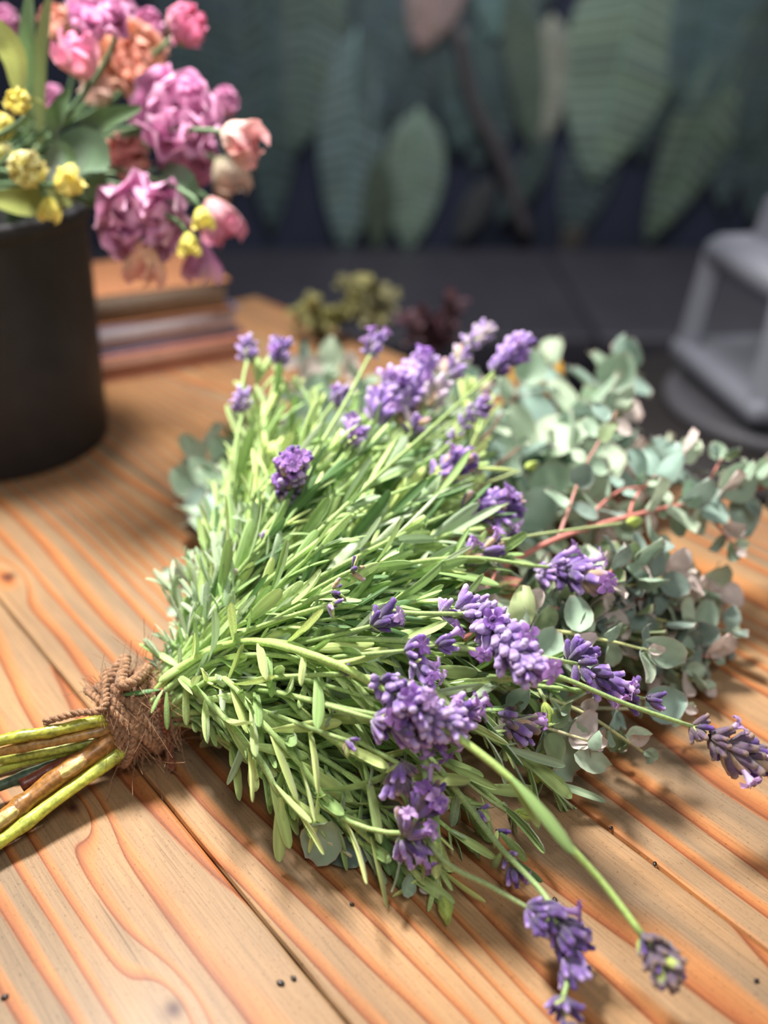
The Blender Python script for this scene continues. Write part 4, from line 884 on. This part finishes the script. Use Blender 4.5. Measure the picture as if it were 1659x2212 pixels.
def one(br, tone, a, b2, wide, n=V(0, -.75, .65)):
    p0 = P(*a); d = P(*b2)-p0; eleaf(br, tone, p0, d, n, np.linalg.norm(d), wide)
one(b1, 'sage', (1175, 1570, .036), (1250, 1672, .012), 3); one(b1, 'blush', (1240, 1618, .03), (1285, 1535, .04), 2); one(b1, 'pale', (1240, 1625, .03), (1318, 1660, .022), 2)
one(b3, 'sage', (1385, 1400, .052), (1485, 1420, .044), 2); one(b3, 'blush', (1238, 1398, .058), (1290, 1372, .062), 2); one(b3, 'sage', (1255, 1365, .06), (1240, 1285, .072), 1)
one(b4, 'blue', (1400, 1530, .02), (1482, 1510, .03), 3); one(b2_, 'olive', (1345, 1580, .026), (1310, 1620, .014), 0); one(b2_, 'pale', (1350, 1585, .026), (1408, 1592, .022), 2); one(b2_, 'sage', (1392, 1622, .02), (1416, 1645, .012), 1)
one(b6, 'sage', (715, 1770, .026), (672, 1862, .004), 1); one(b6, 'dusk', (810, 1835, .008), (700, 1850, .004), 2, V(0, -.3, 1)); one(b3, 'pale', (1140, 1350, .064), (1075, 1300, .072), 2); one(b3, 'lime', (1120, 1362, .062), (1135, 1265, .08), 2)
one(b2_, 'sage', (1100, 1530, .046), (1140, 1488, .056), 1); one(b1, 'sage', (1160, 1440, .055), (1205, 1360, .064), 1); one(b8, 'olive', (470, 1570, .03), (490, 1620, .006), 1)
for tone, a, b2, w_ in [('sage', (1497, 1098, .072), (1484, 1036, .088), 2), ('blue', (1600, 1068, .071), (1612, 1162, .05), 1), ('sage', (1455, 1104, .072), (1472, 1160, .058), 2), ('pale', (1505, 1098, .072), (1512, 1158, .056), 2),
                        ('sage', (1568, 1078, .072), (1618, 1004, .09), 3), ('blue', (1425, 1034, .08), (1384, 968, .092), 1), ('blue', (1440, 1014, .082), (1462, 952, .096), 1), ('pale', (1470, 992, .086), (1505, 972, .09), 3), ('blue', (1550, 1090, .072), (1536, 1046, .082), 2),
                        ('sage', (1556, 992, .084), (1540, 954, .092), 3), ('olive', (1562, 988, .085), (1598, 976, .09), 2), ('sage', (1592, 1186, .054), (1576, 1212, .048), 3), ('pale', (1590, 1180, .055), (1620, 1172, .056), 1), ('pale', (1640, 1030, .078), (1664, 990, .09), 3),
                        ('sage', (1335, 885, .108), (1312, 850, .118), 3), ('blush', (1338, 880, .109), (1362, 852, .115), 1), ('olive', (1340, 884, .108), (1370, 872, .112), 2), ('sage', (1300, 938, .1), (1262, 902, .106), 1)]:
    one(EBR[0], tone, a, b2, w_, V(0, -.9, .5)+rv()*.15)
esc = []
for i, (br, tone, va, p, M3, L) in enumerate(ELV):
    x, y, dep = proj(p+M3[:, 0]*L*.5); esc.append(L/dep*(.35+abs(float(np.dot(M3[:, 2], unit(CAMP-p)))))*(1 if 0 < x < 1659 else 0))
ch = set(np.argsort(esc)[-300:].tolist()); mb = MB()
for i, (br, tone, va, p, M3, L) in enumerate(ELV):
    if i in ch:
        if (tone, va) not in EM: EM[(tone, va)] = EV[tone][va].mesh('eucalyptus_leaf')
        put('eucalyptus_leaf', EM[(tone, va)], M_euc, br, lifted(p, M3, L, EV[tone][va].v[0]), M3, L, org=R0)
    else:
        g = EV[tone][va]; w = (g.v[0]*L) @ M3.T+p; w[:, 2] = np.maximum(w[:, 2], TZ+.001); mb.add(w, g.f, g.c[0])
tag(mb.build('eucalyptus_foliage', M_euc, bq, org=R0), kind='stuff')

# ------------------------------------------------------------------ cut stems and twine
def cut_stem(pts, r, col, scar=None, end_col=None):
    q = [P(*a) for a in pts]; q.append(BND+SD*U(-.006, .006)+UPB*U(-.004, .006)); q.append(BND+AX*.05+SD*U(-.012, .012)+UPB*U(-.004, .006)); q.append(BND+AX*.13+SD*U(-.05, .03)+UPB*U(-.01, .01))
    p = catmull(q, 40); mb = MB(); rr = r*(1+.05*NR.randn(40)); rr[::9] *= 1.14
    c = np.array([col*U(.85, 1.15) for _ in range(40)]); c[::9] *= .7
    tube(mb, p, rr, c, 9, True, .02); o = mb.build('cut_stem', M_wood_stem, bq, org=R0)
    if scar:
        for (x, y, h) in scar:
            a = P(x, y, h); i = int(np.argmin(np.linalg.norm(p-a, axis=1))); T = unit(p[i+1]-p[i]); up = unit(CAMP-p[i]); up = unit(up-T*np.dot(up, T))
            s_ = MB(); M3 = frame(T, up); ellipsoid(s_, M3, p[i]+up*r*.72, (r*2.0, r*.72, r*.42), lin(206, 170, 118), 10, 8); ellipsoid(s_, M3, p[i]+up*r*.98, (r*1.4, r*.40, r*.25), lin(212, 196, 120), 8, 6); s_.build('pruning_scar', M_wood_stem, o, org=R0)
    return o
OL, TN, YG, BR, RD, DG = lin(166, 168, 62), lin(178, 138, 78), lin(196, 206, 84), lin(160, 110, 52), lin(128, 70, 56), lin(76, 96, 78)
cut_stem([(-190, 1655, .034), (0, 1600, .036), (120, 1578, .036), (225, 1556, .034)], .0027, OL)
cut_stem([(-190, 1665, .026), (0, 1622, .029), (120, 1600, .03), (232, 1574, .030)], .0026, TN)
cut_stem([(-190, 1670, .020), (0, 1640, .022), (90, 1625, .023), (210, 1598, .024)], .0024, lin(176, 184, 80))
cut_stem([(-120, 1700, .014), (60, 1645, .018), (140, 1625, .019), (212, 1606, .020)], .0020, YG*.8)
cut_stem([(-190, 1770, .006), (0, 1698, .009), (120, 1650, .013), (222, 1605, .018)], .0026, DG)
cut_stem([(46, 1697, .012), (110, 1662, .015), (168, 1636, .018), (235, 1600, .021)], .0029, RD)
cut_stem([(-190, 1905, .007), (0, 1775, .013), (110, 1690, .018), (250, 1588, .025)], .0043, BR, scar=[(160, 1650, .02), (10, 1775, .013)])
cut_stem([(-100, 1850, .004), (130, 1697, .010), (200, 1650, .015), (262, 1602, .020)], .0026, lin(182, 168, 76))
cut_stem([(-190, 1945, .004), (0, 1818, .009), (130, 1722, .014), (270, 1618, .020)], .0030, YG)
cut_stem([(-190, 1720, .003), (0, 1672, .005), (110, 1640, .009), (220, 1606, .014)], .0022, lin(110, 92, 70))

tw = MB().build('twine_binding', M_twine, bq)
JC = lin(162, 124, 94)
def cord(path, r=.0014, col=JC, pitch=.006, ns=2):
    L = arclen(path); n = int(L[-1]/.0008); p = np.array([[np.interp(s, L, path[:, k]) for k in range(3)] for s in np.linspace(0, L[-1], n)]); T, N, Bn = frames(p); mb = MB(); s = np.linspace(0, L[-1], n)
    for k in range(ns):
        a = s/pitch*2*PI+k*2*PI/ns; q = p+N*(np.cos(a)*r*.6)[:, None]+Bn*(np.sin(a)*r*.6)[:, None]
        tube(mb, q, r*.72*(1+.08*NR.randn(n)), np.array([col*x for x in NR.uniform(.7, 1.2, n)]), 5)
    return mb
RW = .0168
def ringpath(off, tilt, r, n=60, a0=0, a1=2*PI):
    a = np.linspace(a0, a1, n); return np.array([BND+AX*(off+tilt*math.sin(x+.6))+SD*math.cos(x)*r*1.02+UPB*math.sin(x)*r*(.98) for x in a])
for k in range(9): cord(ringpath(-.012+k*.0030, U(-.002, .002), RW+U(-.0006, .0012)), .00165).build('twine_wrap', M_twine, tw, org=R0)
for k in range(5): cord(ringpath(-.003+U(-.004, .006), .009*(1 if k % 2 else -1)+U(-.002, .002), RW+.0024+U(0, .0008)), .0016).build('twine_wrap', M_twine, tw, org=R0)
top = BND+UPB*(RW+.003)
cord(catmull([top+AX*.002, top+SD*.012-AX*.006+UPB*.002, P(225, 1528, .044), P(165, 1540, .042), P(95, 1560, .040)], 30), .0015).build('twine_tail', M_twine, tw, org=R0)
cord(catmull([top-SD*.012+AX*.012, P(352, 1545, .036), P(362, 1600, .018), P(372, 1662, .003)], 30), .0019, lin(126, 76, 54)).build('twine_tail', M_twine, tw, org=R0)
cord(catmull([top-AX*.01+SD*.004, top+SD*.014+AX*.004+UPB*.004, P(262, 1478, .05), P(292, 1470, .05), top+AX*.012+SD*.006], 30), .0022).build('twine_loop', M_twine, tw, org=R0)
mb = MB()
for k in range(900):
    a = U(0, 2*PI); o = U(-.015, .017); rd = SD*math.cos(a)+UPB*math.sin(a); b0 = BND+AX*o+rd*(RW+.002); t2 = unit(np.cross(AX, rd))*R_.choice((-1, 1))
    L = U(.004, .014) if k % 12 else U(.02, .035); d = unit(t2+rd*U(0, .6)+AX*U(-.7, .7)); e = b0+d*L; m_ = b0+d*L*.5+rv()*L*.12
    q = bez(b0, m_, m_, e, 5); q[:, 2] = np.maximum(q[:, 2], TZ+.0008); tube(mb, q, .00011 if k % 12 else .00014, JC*U(.8, 1.5), 3, False)
tag(mb.build('jute_fibre', M_twine, tw, org=R0), kind='stuff')

# ------------------------------------------------------------------ dark seeds on the planks
for (x, y, s) in [(606, 2123, 1.3), (634, 2113, 1), (760, 1953, .8), (1128, 1787, .8), (1415, 1866, 1), (1284, 1879, .8), (1199, 1943, 1), (10, 2153, 1.2), (1634, 2118, .9), (1032, 1840, .7), (1103, 1768, .6), (1320, 1788, .8)]:
    p = P(x, y, .0006); mb = MB(); M3 = frame(V(math.cos(x), math.sin(x), 0), V(0, 0, 1)); ellipsoid(mb, M3, V(0, 0, 0), (.0013*s, .0009*s, .0006), V(1, 1, 1), 8, 6)
    o = mb.build('seed', M_seed); o.location = p; tag(o, 'tiny dark seed lying on the bare table planks', 'seed', 'dark seeds on the planks')
